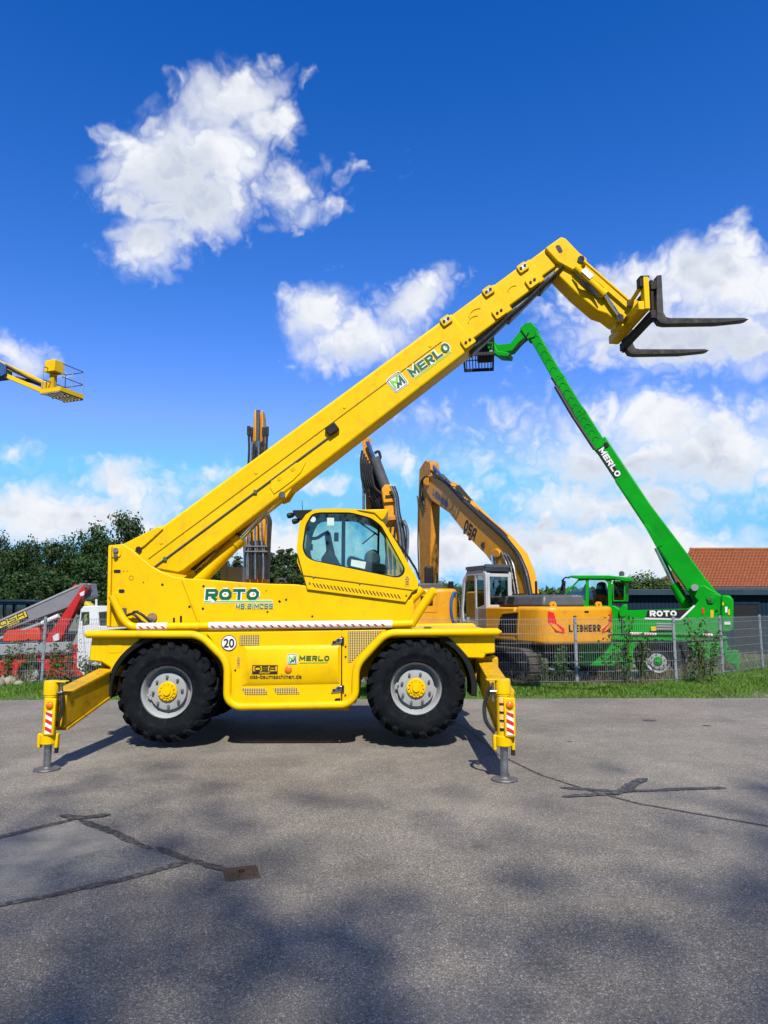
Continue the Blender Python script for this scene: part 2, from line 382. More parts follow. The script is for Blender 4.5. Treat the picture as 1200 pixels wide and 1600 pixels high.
def glyph(ch, w, h, t):
    c = min(w, h) * .22; q = t / 2; x0, x1, y0, y1 = q, w - q, q, h - q; ym = h * .5; o = []
    S = lambda pts, closed=False: o.extend(stroke(pts, t, closed))
    if ch in 'O0D':
        cl = 0 if ch == 'D' else c
        S([(x0 + cl, y0), (x1 - c, y0), (x1, y0 + c), (x1, y1 - c), (x1 - c, y1), (x0 + cl, y1)] + ([(x0, y1 - c), (x0, y0 + c)] if cl else []), True)
    elif ch == 'R':
        c = min(c, (y1 - ym) * .40)
        S([(x0, 0), (x0, y1), (x1 - c * .8, y1), (x1, y1 - c * .8), (x1, ym - q * .2 + c * .8), (x1 - c * .8, ym - q * .4), (x0 + q, ym - q * .4)])
        S([(x0 + (x1 - x0) * .52, ym - q * 1.4), (x1 + q * .2, 0)])
    elif ch == 'T': S([(0, y1), (w, y1)]); S([(w / 2, y1 - q), (w / 2, 0)])
    elif ch == 'M': S([(x0, 0), (x0, y1), (w / 2, h * .32), (x1, y1), (x1, 0)])
    elif ch == 'E': S([(w, y1), (x0, y1), (x0, y0), (w, y0)]); S([(x0 + q, ym), (w * .93, ym)])
    elif ch == 'L': S([(x0, h), (x0, y0), (w, y0)])
    elif ch == 'I': S([(w / 2, 0), (w / 2, h)])
    elif ch == 'H': S([(x0, 0), (x0, h)]); S([(x1, 0), (x1, h)]); S([(x0 + q, ym), (x1 - q, ym)])
    elif ch == 'B': S([(x0, y0), (x1 - c, y0), (x1, y0 + c), (x1, y1 - c), (x1 - c, y1), (x0, y1)], True); S([(x0 + q, ym), (x1 - q, ym)])
    elif ch in 'S5': S([(w, y1), (x0, y1), (x0, ym), (x1, ym), (x1, y0), (0, y0)])
    elif ch == '2': S([(0, y1), (x1, y1), (x1, ym), (x0, ym), (x0, y0), (w, y0)])
    elif ch == 'C': S([(w, y1), (x0, y1), (x0, y0), (w, y0)])
    elif ch == 'A': S([(x0, 0), (x0, y1 - c), (x0 + c, y1), (x1, y1), (x1, 0)]); S([(x0 + q, ym * .8), (x1 - q, ym * .8)])
    elif ch == 'P': S([(x0, 0), (x0, y1), (x1, y1), (x1, ym), (x0 + q, ym)])
    elif ch == 'U': S([(x0, h), (x0, y0), (x1, y0), (x1, h)])
    elif ch == 'G': S([(w, y1), (x0, y1), (x0, y0), (x1, y0), (x1, ym), (w * .5, ym)])
    elif ch == '4': S([(x1, 0), (x1, h)]); S([(x0, h), (x0, h * .36), (x1 - q, h * .36)])
    elif ch == '1': S([(w * .5, 0), (w * .5, h)])
    elif ch == '.': S([(w / 2, 0), (w / 2, t)])
    return o
WID = {'I': .34, '1': .34, '.': .3, 'M': 1.15}
def word(text, p0, ux, uz, width, height, t, gap=.18, slant=0.0, lift=(0, -.0025, 0)):
    """list of 3D quads for a word whose baseline starts at p0, running along ux, up uz"""
    tot = sum(WID.get(c, 1.0) for c in text) + gap * (len(text) - 1); k = width / tot; x = 0.0; quads = []
    for c in text:
        w = WID.get(c, 1.0) * k
        for qi, q in enumerate(glyph(c, w, height, t * height)):
            quads.append([Vector(p0) + Vector(lift) * (1 + .06 * qi) + ux * (x + a.x + slant * a.y) + uz * a.y for a in q])
        x += w + gap * k
    return quads
def print_quads(name, quads, mat, parent):
    b = MB()
    for q in quads: b.quadface(q)
    return b.build(name, mat, parent, smooth=0, fix=False)
XA, ZA = Vector((1, 0, 0)), Vector((0, 0, 1))
def grow(text, p0, ux, uz, width, height, t, extra, **kw):      # the same word with fatter strokes, for an outline
    tot = sum(WID.get(c, 1.0) for c in text) + kw.get('gap', .18) * (len(text) - 1)
    return word(text, Vector(p0) - ux * extra - uz * extra, ux, uz, width + 2 * extra, height + 2 * extra, (t * height + 2 * extra) / (height + 2 * extra), **kw)
def type_text(name, text, p, size, ux, uz, mat, parent, sx=1.0, offset=0.0, align='LEFT'):
    cu = bpy.data.curves.new(name, 'FONT'); cu.body = text; cu.size = size; cu.align_x = align; cu.offset = offset
    ob = bpy.data.objects.new('tmp', cu); me = bpy.data.meshes.new_from_object(ob); bpy.data.objects.remove(ob); bpy.data.curves.remove(cu)
    o0 = origin(parent)
    for v in me.vertices:
        w = Vector(p) + ux * (v.co.x * sx) + uz * v.co.y - o0; v.co = w
    me.name = name
    return put(name, me, mat, parent)

# ================================================================== the setting: ground, road, verge
LOT = -0.45
def ground_z(x, y):
    e = 15.4 + min(9.0, max(0.0, (x - 5.8) * 1.55))        # the bank turns away with the fence on the right
    if y < 13.9 + .02 * x: return -.03
    if y < e: return 0.0
    if y < e + 2.2: return LOT * (y - e) / 2.2
    return LOT
def ground_mat():
    m, t, out = newmat('lot_ground'); co = N(t, 'ShaderNodeTexCoord').outputs['Object']
    a = N(t, 'ShaderNodeTexNoise', ins={'Vector': co, 'Scale': .35, 'Detail': 6.0, 'Roughness': .65}).outputs[0]
    b = N(t, 'ShaderNodeTexNoise', ins={'Vector': co, 'Scale': 14.0, 'Detail': 5.0, 'Roughness': .7}).outputs[0]
    g = N(t, 'ShaderNodeMix', data_type='RGBA', ins={'Factor': b, 6: (.022, .040, .010, 1), 7: (.085, .110, .030, 1)}).outputs[2]
    e = N(t, 'ShaderNodeMix', data_type='RGBA', ins={'Factor': b, 6: (.10, .085, .065, 1), 7: (.22, .20, .17, 1)}).outputs[2]
    c = N(t, 'ShaderNodeMix', data_type='RGBA', ins={'Factor': sstep(t, a, .42, .58), 6: g, 7: e}).outputs[2]
    bs = N(t, 'ShaderNodeBsdfPrincipled', ins={'Base Color': c, 'Roughness': .9})
    bn = N(t, 'ShaderNodeBump', ins={'Strength': .7, 'Distance': .05, 'Height': b}); t.links.new(bn.outputs[0], bs.inputs['Normal'])
    t.links.new(bs.outputs[0], out.inputs[0]); return m
ys = [-400, -60, 0, 12] + [13 + .4 * k for k in range(36)] + [28, 40, 80, 200, 800, 3000, 12000]
xs = [-9000, -800, -120, -40] + [-20 + 1.0 * k for k in range(41)] + [40, 120, 800, 9000]
gv = [(x, y, ground_z(x, y) + (.03 * mnoise.noise(Vector((x * .7, y * .7, 0))) if 16 < y < 60 else 0)) for y in ys for x in xs]; nx = len(xs)
gf = [(j * nx + i, j * nx + i + 1, (j + 1) * nx + i + 1, (j + 1) * nx + i) for j in range(len(ys) - 1) for i in range(nx - 1)]
me = bpy.data.meshes.new('ground'); me.from_pydata(gv, [], gf); me.shade_smooth()
tag(put('ground', me, ground_mat()), kind='structure')

def asphalt(name, base, speck, warm, sand=(.24, .205, .165)):
    m, t, out = newmat(name); co = N(t, 'ShaderNodeTexCoord').outputs['Object']
    big = N(t, 'ShaderNodeTexNoise', ins={'Vector': co, 'Scale': .45, 'Detail': 6.0, 'Roughness': .62}).outputs[0]
    mid = N(t, 'ShaderNodeTexNoise', ins={'Vector': co, 'Scale': 4.0, 'Detail': 6.0, 'Roughness': .7}).outputs[0]
    st = N(t, 'ShaderNodeTexVoronoi', feature='F1', ins={'Vector': co, 'Scale': 130.0, 'Randomness': 1.0})
    fine = N(t, 'ShaderNodeTexNoise', ins={'Vector': co, 'Scale': 260.0, 'Detail': 2.0}).outputs[0]
    sc = N(t, 'ShaderNodeSeparateColor', ins={0: st.outputs['Color']})
    b1 = N(t, 'ShaderNodeMix', data_type='RGBA', ins={'Factor': sstep(t, big, .32, .68), 6: [c * .80 for c in base] + [1], 7: [c * 1.16 for c in base] + [1]}).outputs[2]
    # single stones: most dull, a few pale, a few dark
    v = M(t, 'ADD', sstep(t, sc.outputs[0], .0, 1.0, .72, 1.20), M(t, 'MULTIPLY', sstep(t, sc.outputs[1], .86, .97), speck))
    gapd = sstep(t, st.outputs['Distance'], .30, .62, 1.0, .55)
    v = M(t, 'MULTIPLY', M(t, 'MULTIPLY', v, gapd), sstep(t, mid, .25, .75, .86, 1.12))
    grit = N(t, 'ShaderNodeTexNoise', ins={'Vector': co, 'Scale': 48.0, 'Detail': 3.0, 'Roughness': .75}).outputs[0]
    v = M(t, 'MULTIPLY', M(t, 'MULTIPLY', v, sstep(t, fine, .2, .8, .8, 1.2)), sstep(t, grit, .30, .70, .74, 1.26))
    c = N(t, 'ShaderNodeVectorMath', operation='SCALE', ins={0: b1, 'Scale': v}).outputs[0]
    st2 = N(t, 'ShaderNodeTexNoise', ins={'Vector': co, 'Scale': 1.3, 'Detail': 7.0, 'Roughness': .72}).outputs[0]
    c = N(t, 'ShaderNodeMix', data_type='RGBA', ins={'Factor': sstep(t, st2, .60, .78, 0, .42), 6: c, 7: [k * .55 for k in base] + [1]}).outputs[2]
    c = N(t, 'ShaderNodeMix', data_type='RGBA', ins={'Factor': sstep(t, big, .45, .75, 0, warm), 6: c, 7: list(sand) + [1]}).outputs[2]
    # worn wheel lanes running along the road and a few oil drips
    lane = N(t, 'ShaderNodeTexNoise', ins={'Vector': N(t, 'ShaderNodeVectorMath', operation='MULTIPLY', ins={0: co, 1: (.05, .9, 1)}).outputs[0], 'Scale': 1.6, 'Detail': 5.0, 'Roughness': .6}).outputs[0]
    c = N(t, 'ShaderNodeMix', data_type='RGBA', ins={'Factor': sstep(t, lane, .52, .66, 0, .28), 6: c, 7: [k * .62 for k in base] + [1]}).outputs[2]
    dr = N(t, 'ShaderNodeTexVoronoi', feature='F1', ins={'Vector': co, 'Scale': 1.1, 'Randomness': 1.0})
    dd = M(t, 'ADD', dr.outputs['Distance'], M(t, 'MULTIPLY_ADD', mid, .16, -.08))
    c = N(t, 'ShaderNodeMix', data_type='RGBA', ins={'Factor': sstep(t, dd, .02, .085, .55, 0), 6: c, 7: [k * .30 for k in base] + [1]}).outputs[2]
    bs = N(t, 'ShaderNodeBsdfPrincipled', ins={'Base Color': c, 'Roughness': .82, 'Specular IOR Level': .3})
    h = M(t, 'ADD', M(t, 'MULTIPLY', st.outputs['Distance'], -.9), M(t, 'MULTIPLY', mid, .5))
    bn = N(t, 'ShaderNodeBump', ins={'Strength': .55, 'Distance': .006, 'Height': h}); t.links.new(bn.outputs[0], bs.inputs['Normal'])
    t.links.new(bs.outputs[0], out.inputs[0]); return m
ASP = asphalt('asphalt', (.228, .206, .170), 1.0, .25)
ASP2 = asphalt('asphalt_patch', (.165, .165, .155), .7, .92, (.34, .305, .235))
def tar():
    m, t, out = newmat('tar_sealant'); co = N(t, 'ShaderNodeTexCoord').outputs['Object']
    a = N(t, 'ShaderNodeTexNoise', ins={'Vector': co, 'Scale': 24.0, 'Detail': 6.0, 'Roughness': .72}).outputs[0]
    b_ = N(t, 'ShaderNodeTexNoise', ins={'Vector': co, 'Scale': 150.0, 'Detail': 2.0}).outputs[0]
    c = N(t, 'ShaderNodeMix', data_type='RGBA', ins={'Factor': sstep(t, M(t, 'MULTIPLY_ADD', b_, .5, a), .68, .92), 6: (.020, .020, .023, 1), 7: (.135, .125, .110, 1)}).outputs[2]
    bs = N(t, 'ShaderNodeBsdfPrincipled', ins={'Base Color': c, 'Roughness': sstep(t, a, .3, .7, .45, .85), 'Specular IOR Level': .3})
    bn = N(t, 'ShaderNodeBump', ins={'Strength': .6, 'Distance': .008, 'Height': a}); t.links.new(bn.outputs[0], bs.inputs['Normal'])
    t.links.new(bs.outputs[0], out.inputs[0]); return m
TAR = tar()

# the road's far edge runs a little crooked, as asphalt laid against grass does
b = MB(); edge = []
for i in range(161):
    x = -40 + i * .5; e = 13.35 + .022 * x + .10 * mnoise.noise(Vector((x * .9, 3, 0))) + .05 * mnoise.noise(Vector((x * 4, 7, 0)))
    edge.append((x, e))
vs = [(-60, -60, 0), (60, -60, 0)] + [(x, y, 0) for x, y in [(60, 13.6)] + edge[::-1] + [(-60, 13)]]
me = bpy.data.meshes.new('asphalt_road'); me.from_pydata(vs, [], [list(range(len(vs)))])
road = tag(put('asphalt_road', me, ASP), kind='structure')
# tar seams: narrow bands with ragged edges
def seam(pts, w, name='tar_seam', mat=TAR, z=.004, wob=.45):
    w *= .95; q = [G(u, v) for u, v in pts]; c = []
    for i in range(len(q) - 1):
        k = max(2, int((q[i + 1] - q[i]).length / .03))
        c += [q[i].lerp(q[i + 1], j / k) for j in range(k)]
    c.append(q[-1]); vs = []; n = len(c)
    for i, p in enumerate(c):
        d = (c[min(i + 1, n - 1)] - c[max(i - 1, 0)]).normalized(); s = Vector((-d.y, d.x, 0)); tpr = min(1, .35 + i * .25, .35 + (n - 1 - i) * .25)
        p = p + s * (.5 * w * mnoise.noise(p * 2.0))
        a = w / 2 * tpr * (1 + wob * 1.3 * mnoise.noise(p * 7) + wob * 1.2 * mnoise.noise(p * 33)); bb = w / 2 * tpr * (1 + wob * 1.3 * mnoise.noise(p * 7 + Vector((9, 9, 9))) + wob * 1.2 * mnoise.noise(p * 33 + Vector((5, 2, 9))))
        vs += [(p.x + s.x * a, p.y + s.y * a, z), (p.x - s.x * bb, p.y - s.y * bb, z)]
    me = bpy.data.meshes.new(name); me.from_pydata(vs, [], [(2 * i, 2 * i + 1, 2 * i + 3, 2 * i + 2) for i in range(n - 1)])
    return put(name, me, mat, road)
seam([(-140, 1340), (0, 1308), (60, 1294), (115, 1281)], .075)
seam([(94, 1275), (126, 1279), (172, 1273)], .10, z=.008)
seam([(125, 1282), (180, 1302), (238, 1326)], .08, z=.005)
seam([(248, 1324), (262, 1332), (300, 1346)], .07, z=.006)
seam([(296, 1343), (325, 1353), (352, 1362)], .07, z=.007)
seam([(-120, 1448), (0, 1415), (90, 1398), (180, 1378), (260, 1356), (300, 1346)], .06, z=.005)
seam([(690, 1118), (730, 1140), (780, 1180), (850, 1213), (920, 1236), (1000, 1256), (1100, 1274), (1240, 1298)], .035, wob=.15)
seam([(876, 1232), (960, 1237), (1050, 1234), (1134, 1232)], .085, z=.006)
seam([(878, 1246), (920, 1244), (960, 1240)], .09, z=.008)
seam([(958, 1243), (985, 1228), (1014, 1218)], .10, z=.010)
for (u, v, a) in ((1015, 1126, .08), (1104, 1134, .05), (890, 1159, .03)):
    c = G(u, v); pts = [(c.x + a * 1.3 * math.cos(k * .52) * (1 + .3 * mnoise.noise(Vector((k, u, 0)))), c.y + a * math.sin(k * .52), .004) for k in range(12)]
    me = bpy.data.meshes.new('tar_spot'); me.from_pydata(pts, [], [list(range(12))]); put('tar_spot', me, TAR, road)
pp = [G(u, v, .002) for u, v in [(-140, 1344), (0, 1312), (60, 1298), (115, 1284), (180, 1304), (240, 1328), (292, 1346), (180, 1376), (90, 1396), (0, 1412), (-120, 1444)]]
me = bpy.data.meshes.new('asphalt_patch'); me.from_pydata([tuple(p) for p in pp], [], [list(range(len(pp)))]); put('asphalt_patch', me, ASP2, road)

# small square cover let into the asphalt
rust = solid('rusty_iron', (.085, .055, .036), .7, metal=.2, vary=.3, scale=25, bump=.4, bscale=60, dirt=.4)
vc = G(377, 1365); cov = thing('valve_cover', 'small square rusty iron valve cover set flush in the asphalt', 'valve cover', (vc.x, vc.y, 0), rz=R(18))
b = MB().box((0, 0, .003), (.215, .215, .012)); b.build('frame', rust, cov, bevel=.004)
b = MB().box((0, 0, .008), (.175, .175, .010)); lid = b.build('lid', rust, cov, bevel=.004)
b = MB()
for i in range(7): b.box((-.072 + i * .024, 0, .0145), (.007, .15, .005))
b.build('ribs', rust, lid)
b = MB().lathe([(.022, .012), (.022, .019), (.014, .019), (.014, .012)], (0, 0, 0), (0, 0, 1), 14, True); b.build('lifting_ring', DARK, lid)

# ================================================================== the yellow rotating telehandler
YC, YM = 8.75, 9.95                                  # near face and middle of the chassis
def far(y): return 2 * YM - y
tele = thing('telehandler', 'large yellow rotating telehandler on outriggers with raised boom and black forks', 'telehandler', (P(457, 1080, YM).x, YM, 0))
def ppoly(name, pts, Y, th, mat=Ymat, parent=None, bevel=.012, holes=(), r=0.0):
    o = PX(pts, Y); o = rnd(o, r) if r else o
    return MB().plate(o, [PX(h, Y) for h in holes], (0, th, 0)).build(name, mat, parent or tele, bevel=bevel)
def zat(v, Y): return P(600, v, Y).z
def xat(u, Y, v=1000): return P(u, v, Y).x

# ---- chassis: a deep frame between the axles, axles, dark running gear
b = MB().box2((xat(150, YC), 9.35, .78), (xat(768, YC), 10.55, 1.26))
b.box2((xat(352, YC), 9.0, .50), (xat(556, YC), 10.9, 1.28))
ch = b.build('chassis_frame', Ymat, tele, bevel=.02)
for u, v in ((259, 1082), (650.5, 1076)):
    b = MB(); c = P(u, v, YC); b.cyl((c.x, 9.0, c.z), (c.x, 10.9, c.z), .13, n=14); b.ball((c.x, 9.95, c.z), .26, 14, 10); b.box2((c.x - .2, 9.3, c.z), (c.x + .2, 10.6, c.z + .3)); b.build('axle', DARK, tele)
b = MB().box2((xat(368, YC), 8.98, .42), (xat(545, YC), 10.92, .52)); b.build('belly_plate', Yworn, tele, bevel=.01)
# deck over the wheels
zd = zat(990, YC)
b = MB().box2((xat(146, YC), 8.80, zd - .05), (xat(774, YC), far(8.80), zd + .035)); b.build('deck', Ymat, tele, bevel=.02)
# bent guard tube along each side
path = [(137, 991), (313, 991.5), (356, 1034), (355, 1092), (369, 1104), (541, 1101), (555, 1088), (556, 1040), (603, 989), (777, 987.5)]
for s in (0, 1):
    Yt = YC - .01 if not s else far(YC - .01)
    pts = [Vector((p.x, Yt, p.z)) for p in PX(path, YC)]
    pts = fillet(pts, .13, k=6)
    rad = [.047] * len(pts)
    pts = [pts[0] - Vector((.03, 0, 0))] + pts + [pts[-1] + Vector((.05, 0, 0))]; rad = [.018] + rad + [.012]
    b = MB().tube(pts, rad, 14); b.build('guard_tube', Ymat, tele)
# side panel: door, corner panel, far side
door_pts = [(322, 989), (533, 985), (532.6, 1097), (361, 1100), (357, 1095), (357, 1034)]
corner_pts = [(534.4, 985), (604, 984), (558, 1036), (557, 1090), (545, 1097), (534.4, 1097)]
door = ppoly('side_door', door_pts, YC + .03, .06, bevel=.008)
ppoly('corner_panel', corner_pts, YC + .03, .06, bevel=.008)
allp = [(322, 989), (604, 984), (558, 1036), (557, 1090), (545, 1097), (361, 1100), (357, 1095), (357, 1034)]
o = [Vector((p.x, far(YC + .03), p.z)) for p in PX(allp, YC + .03)]
MB().plate(o, (), (0, -.06, 0)).build('side_door', Ymat, tele, bevel=.008)
# the pressed, raised field of the door: a frustum
a = PX([(380, 1009), (531, 1007), (531, 1069), (377, 1072)], YC + .031); c = PX([(386, 1015), (528, 1013.5), (528, 1063.5), (389, 1065.5)], YC + .0)
b = MB(); ia = [b._p(p) for p in a]; ic = [b._p(p) for p in c]
b.f.append(ic)
for i in range(4): j = (i + 1) % 4; b.f.append([ia[i], ia[j], ic[j], ic[i]])
b.build('pressed_field', Ymat, door, bevel=.006)
DY = YC - .004                                         # plane just proud of the pressed field
def decal(name, pts, Y, mat, parent, r=0.0, k=4):
    o = PX(pts, Y); o = rnd(o, r, k) if r else o
    b = MB(); b.quadface(o); return b.build(name, mat, parent, smooth=0)
FY = YC + .026                                         # plane just proud of the door
for pts in ([(374.5, 992.5), (406, 992), (406, 1008.5), (374, 1009)], [(377, 1075), (414, 1075), (419, 1086), (383, 1086)], [(426, 1074.5), (463, 1074), (468.5, 1085), (432, 1085.3)]):
    ppoly('vent_grille', pts, FY, .01, PERF, door, bevel=.003, r=.014)
ppoly('vent_grille', [(543.5, 986), (599, 985), (594, 988.5), (549, 1035), (543.5, 1036)], FY, .012, PERF, None, bevel=.003)
for v in (1002, 1077):
    b = MB().plate(rnd(PX([(516, v + 6), (528, v - 5), (536, v - 5), (536, v + 2), (530, v + 5)], FY - .012), .02), (), (0, .02, 0)); l = b.build('door_latch', CHROME, tele, bevel=.004)
    b = MB()
    for du, dv in ((-4.5, 1.5), (3, -1.5)): b.cyl(P(526 + du, v + dv, FY - .020), P(526 + du, v + dv, FY - .008), .017, n=12)
    b.plate(PX([(534, v - 6), (537.5, v - 6), (537.5, v + 4), (534, v + 5)], FY - .02), (), (0, .02, 0)); b.build('latch_bolt', BLK, l)
ppoly('hinge_stop', [(524, 1091.5), (531.5, 1091), (531.5, 1095), (522, 1095.5)], FY - .012, .02, BLK, door, .003)
# prints on the door
cc = P(357.7, 1004.5, FY - .004); decal_c = MB().quadface(circ(cc, .094, 40)).build('speed_disc', WHITE, door, smooth=0)
ring = MB().plate(circ(cc + Vector((0, -.003, 0)), .094, 40), [circ(cc + Vector((0, -.003, 0)), .087, 40)], (0, .002, 0)).build('disc_rim', BLACKP, decal_c, smooth=0)
type_text('number_twenty', '20', cc + Vector((0, -.004, -.052)), .145, XA, ZA, BLACKP, decal_c, .92, .0032, 'CENTER')
def merlo_badge(parent, p0, ux, uz, s, nrm):           # rounded box with the two-tone M
    q = lambda x, y, l: Vector(p0) + ux * (x * s) + uz * (y * s) + Vector(nrm) * l
    b = MB(); b.quadface(rnd([q(-.06, -.06, .003), q(1.06, -.06, .003), q(1.06, 1.06, .003), q(-.06, 1.06, .003)], .2 * s)); bd = b.build('badge', WHITE, parent, smooth=0)
    b = MB().plate(rnd([q(-.01, -.01, .005), q(1.01, -.01, .005), q(1.01, 1.01, .005), q(-.01, 1.01, .005)], .17 * s), [rnd([q(.03, .03, .005), q(.97, .03, .005), q(.97, .97, .005), q(.03, .97, .005)], .15 * s)], Vector(nrm) * .001)
    b.build('badge_line', DGREY, bd, smooth=0)
    b = MB()
    for f in stroke([(.14, .14), (.2, .74), (.46, .48), (.68, .80), (.80, .80)], .15): b.quadface([q(v.x, v.y, .006) for v in f])
    b.build('badge_mark', LGREEN, bd, smooth=0, fix=False)
    b = MB()
    for f in stroke([(.30, .12), (.47, .38), (.60, .24), (.84, .68), (.84, .12)], .15): b.quadface([q(v.x, v.y, .008) for v in f])
    b.build('badge_mark', GREENP, bd, smooth=0, fix=False)
px = lambda n, Y: n * Y / F
merlo_badge(door, P(449.5, 1037, DY), XA, ZA, px(14, DY), (0, -1, 0))
print_quads('maker_lettering', word('MERLO', P(467.5, 1032.3, DY), XA, ZA, px(46, DY), px(7.6, DY), .24, slant=.06), GREENP, door)
decal('lettering_line', [(468, 1035), (512, 1034.4), (512, 1035.4), (468, 1036)], DY - .003, LGREEN, door)
def osa(parent, p0, ux, uz, w, h, nrm, ink, field=None):
    q = lambda x, y, l: Vector(p0) + ux * (x * w) + uz * (y * h) + Vector(nrm) * l
    b = MB().plate([q(0, 0, .003), q(1, 0, .003), q(1, 1, .003), q(0, 1, .003)], [[q(.03, .30, .003), q(.97, .30, .003), q(.97, .94, .003), q(.03, .94, .003)]], Vector(nrm) * .001); bx = b.build('owner_frame', ink, parent, smooth=0)
    if field is not None:
        b = MB().quadface([q(.03, .30, .002), q(.97, .30, .002), q(.97, .94, .002), q(.03, .94, .002)]); b.build('owner_field', field, bx, smooth=0)
    b = MB()
    for f in word('OSA', q(.09, .37, 0), ux, uz, w * .82, h * .50, .19, .16, lift=Vector(nrm) * .004): b.quadface(f)
    b.build('owner_lettering', ink, bx, smooth=0, fix=False)
    b = MB()
    for f in word('GROUP', q(.30, .06, 0), ux, uz, w * .40, h * .17, .24, .3, lift=Vector(nrm) * .006): b.quadface(f)
    b.build('owner_lettering', field or Ymat, bx, smooth=0, fix=False)
osa(door, P(394, 1053, DY), XA, ZA, px(39, DY), px(13.4, DY), (0, -1, 0), BLACKP)
type_text('web_address', 'osa-baumaschinen.de', P(390, 1060.4, DY - .002), px(9.6, DY), XA, ZA, BLACKP, door, .97, .0008)
b = MB().lathe([(0, .016), (.03, .014), (.042, .006), (.045, 0)], P(450.5, 1046.5, DY), (0, -1, 0), 20); b.build('side_reflector', AMBER, door)
def warning(name, u, v, w, h, Y, parent):
    d = decal(name, [(u, v), (u + w, v), (u + w, v + h), (u, v + h)], Y, solid('sticker_yellow', (.56, .36, .03), .45, vary=.04), parent)
    b = MB().plate(PX([(u + w * .12, v + h * .42), (u + w * .5, v + h * .06), (u + w * .88, v + h * .42)], Y - .002), [PX([(u + w * .28, v + h * .38), (u + w * .5, v + h * .16), (u + w * .72, v + h * .38)], Y - .002)], (0, .001, 0))
    for k in (.52, .66, .80): b.plate(PX([(u + w * .2, v + h * k), (u + w * .8, v + h * k), (u + w * .8, v + h * (k + .07)), (u + w * .2, v + h * (k + .07))], Y - .002), (), (0, .001, 0))
    b.build('warning_sign', solid('sticker_ink', (.14, .06, .02), .5), d, smooth=0)
warning('warning_sticker', 369, 1025, 7, 17, FY - .002, door)
b = MB()
for u, v in ((367.5, 1047), (540, 1026), (539.5, 1086), (540, 1010)): b.cyl(P(u, v, FY - .006), P(u, v, FY + .01), .011, n=10)
b.build('panel_bolts', BLK, tele)

# ---- fender cheeks and rubber mudguards
for s in (0, 1):
    for pts in ([(143, 995), (222, 995), (196, 1024), (182, 1052), (180, 1058), (171, 1052), (172, 1043), (158, 1035), (138, 1033)], [(698, 993), (773, 991), (774, 1021), (759, 1022), (757, 1029), (731, 1029), (716, 1012)]):
        o = PX(pts, YC + .05)
        if s: o = [Vector((p.x, far(p.y), p.z)) for p in o]
        MB().plate(o, (), (0, .5 if not s else -.5, 0)).build('fender', Ymat, tele, bevel=.02)
    for (u, v, a0, a1) in ((259, 1082, 104, 186), (650.5, 1076, -8, 66)):
        c = P(u, v, YC); pts = []
        for k in range(17): a = R(a0 + (a1 - a0) * k / 16); pts.append(Vector((c.x + .735 * math.cos(a), YC + .03, c.z + .70 * math.sin(a))))
        for k in range(16, -1, -1): a = R(a0 + (a1 - a0) * k / 16); pts.append(Vector((c.x + .665 * math.cos(a), YC + .03, c.z + .64 * math.sin(a))))
        if s: pts = [Vector((p.x, far(p.y), p.z)) for p in pts]
        MB().plate(pts, (), (0, .46 if not s else -.46, 0)).build('mudguard', BLK, tele, bevel=.01)
MB().plate(rnd(PX([(168, 1003), (190, 1003), (192, 1020), (168, 1021)], YC + .046), .05), (), (0, .01, 0)).build('fender_cap', Ymat, tele, bevel=.004)

# ---- wheels, one built and copied
def make_wheel(Rr, w, rim_r, lugs=20, parts=True, tag_=''):
    n = 64; h = w / 2                                   # axis along y, outer face towards -y, origin at the outer face centre
    c = Vector((0, h, 0)); ax = (0, -1, 0)
    rim = MB().lathe([(rim_r, h - .005), (rim_r * 1.015, h - .02), (rim_r * .96, h - .03), (rim_r * .90, h - .07), (rim_r * .82, h - .16), (rim_r * .72, h - .17), (rim_r * .70, h - .10), (rim_r * .50, h - .085), (rim_r * .38, h - .085), (0.002, h - .085)], c, ax, 48, cap=False)
    rim.lathe([(rim_r * .99, h - .01), (rim_r * .95, -h + .01), (rim_r * .5, -h + .03), (.002, -h + .03)], c, ax, 32, cap=False)
    rim.box((-rim_r * .74 * .94, .075, -rim_r * .22), (.035, .03, .02))
    ow = rim.build('wheel', RIM, None, smooth=40)
    prof = [(rim_r * .97, h - .03), (rim_r * 1.03, h + .004), (rim_r * 1.25, h + .02), (rim_r * 1.30, h + .032), (rim_r * 1.36, h + .034), (Rr * .84, h + .022), (Rr * .90, h - .008), (Rr * .925, h - .05), (Rr * .935, 0), (Rr * .925, -h + .05), (Rr * .9, -h + .008), (Rr * .84, -h - .02), (rim_r * 1.25, -h - .02), (rim_r * .97, -h + .03)]
    ty = MB().lathe(prof, c, ax, n, True)
    for k in range(lugs):                               # chevron lugs: shoulder, arm towards the middle, foot down the sidewall
        for s in (1, -1):
            a0 = 2 * math.pi * (k + (.5 if s < 0 else 0)) / lugs; hw = .036
            def pt(r, y, a): return Vector((r * math.cos(a), h - y * s, r * math.sin(a)))
            sec = [(Rr * .74, h + .014, -.02, .5), (Rr * .88, h + .030, .02, .9), (Rr * .975, h - .012, .07, 1.0), (Rr * 1.0, h - .06, .11, 1.0), (Rr * 1.0, h * .35, .22, .95), (Rr * .995, -h * .06, .33, .8)]
            ring = []
            for (r, y, da, k2) in sec:
                a = a0 + da; dw = hw * k2 / r; rb = r - .055 if y < h - .02 else r - .005; yb = y - (.03 if y >= h - .02 else 0)
                ring.append([ty._p(pt(rb, yb, a - dw * 1.35)), ty._p(pt(r, y, a - dw)), ty._p(pt(r, y, a + dw)), ty._p(pt(rb, yb, a + dw * 1.35))])
            for i in range(len(ring) - 1):
                for j in range(3): ty.f.append([ring[i][j], ring[i][j + 1], ring[i + 1][j + 1], ring[i + 1][j]])
            ty.f += [ring[0], ring[-1][::-1]]
    t = ty.build('tyre', RUB, None, smooth=32); t.parent = ow
    return ow
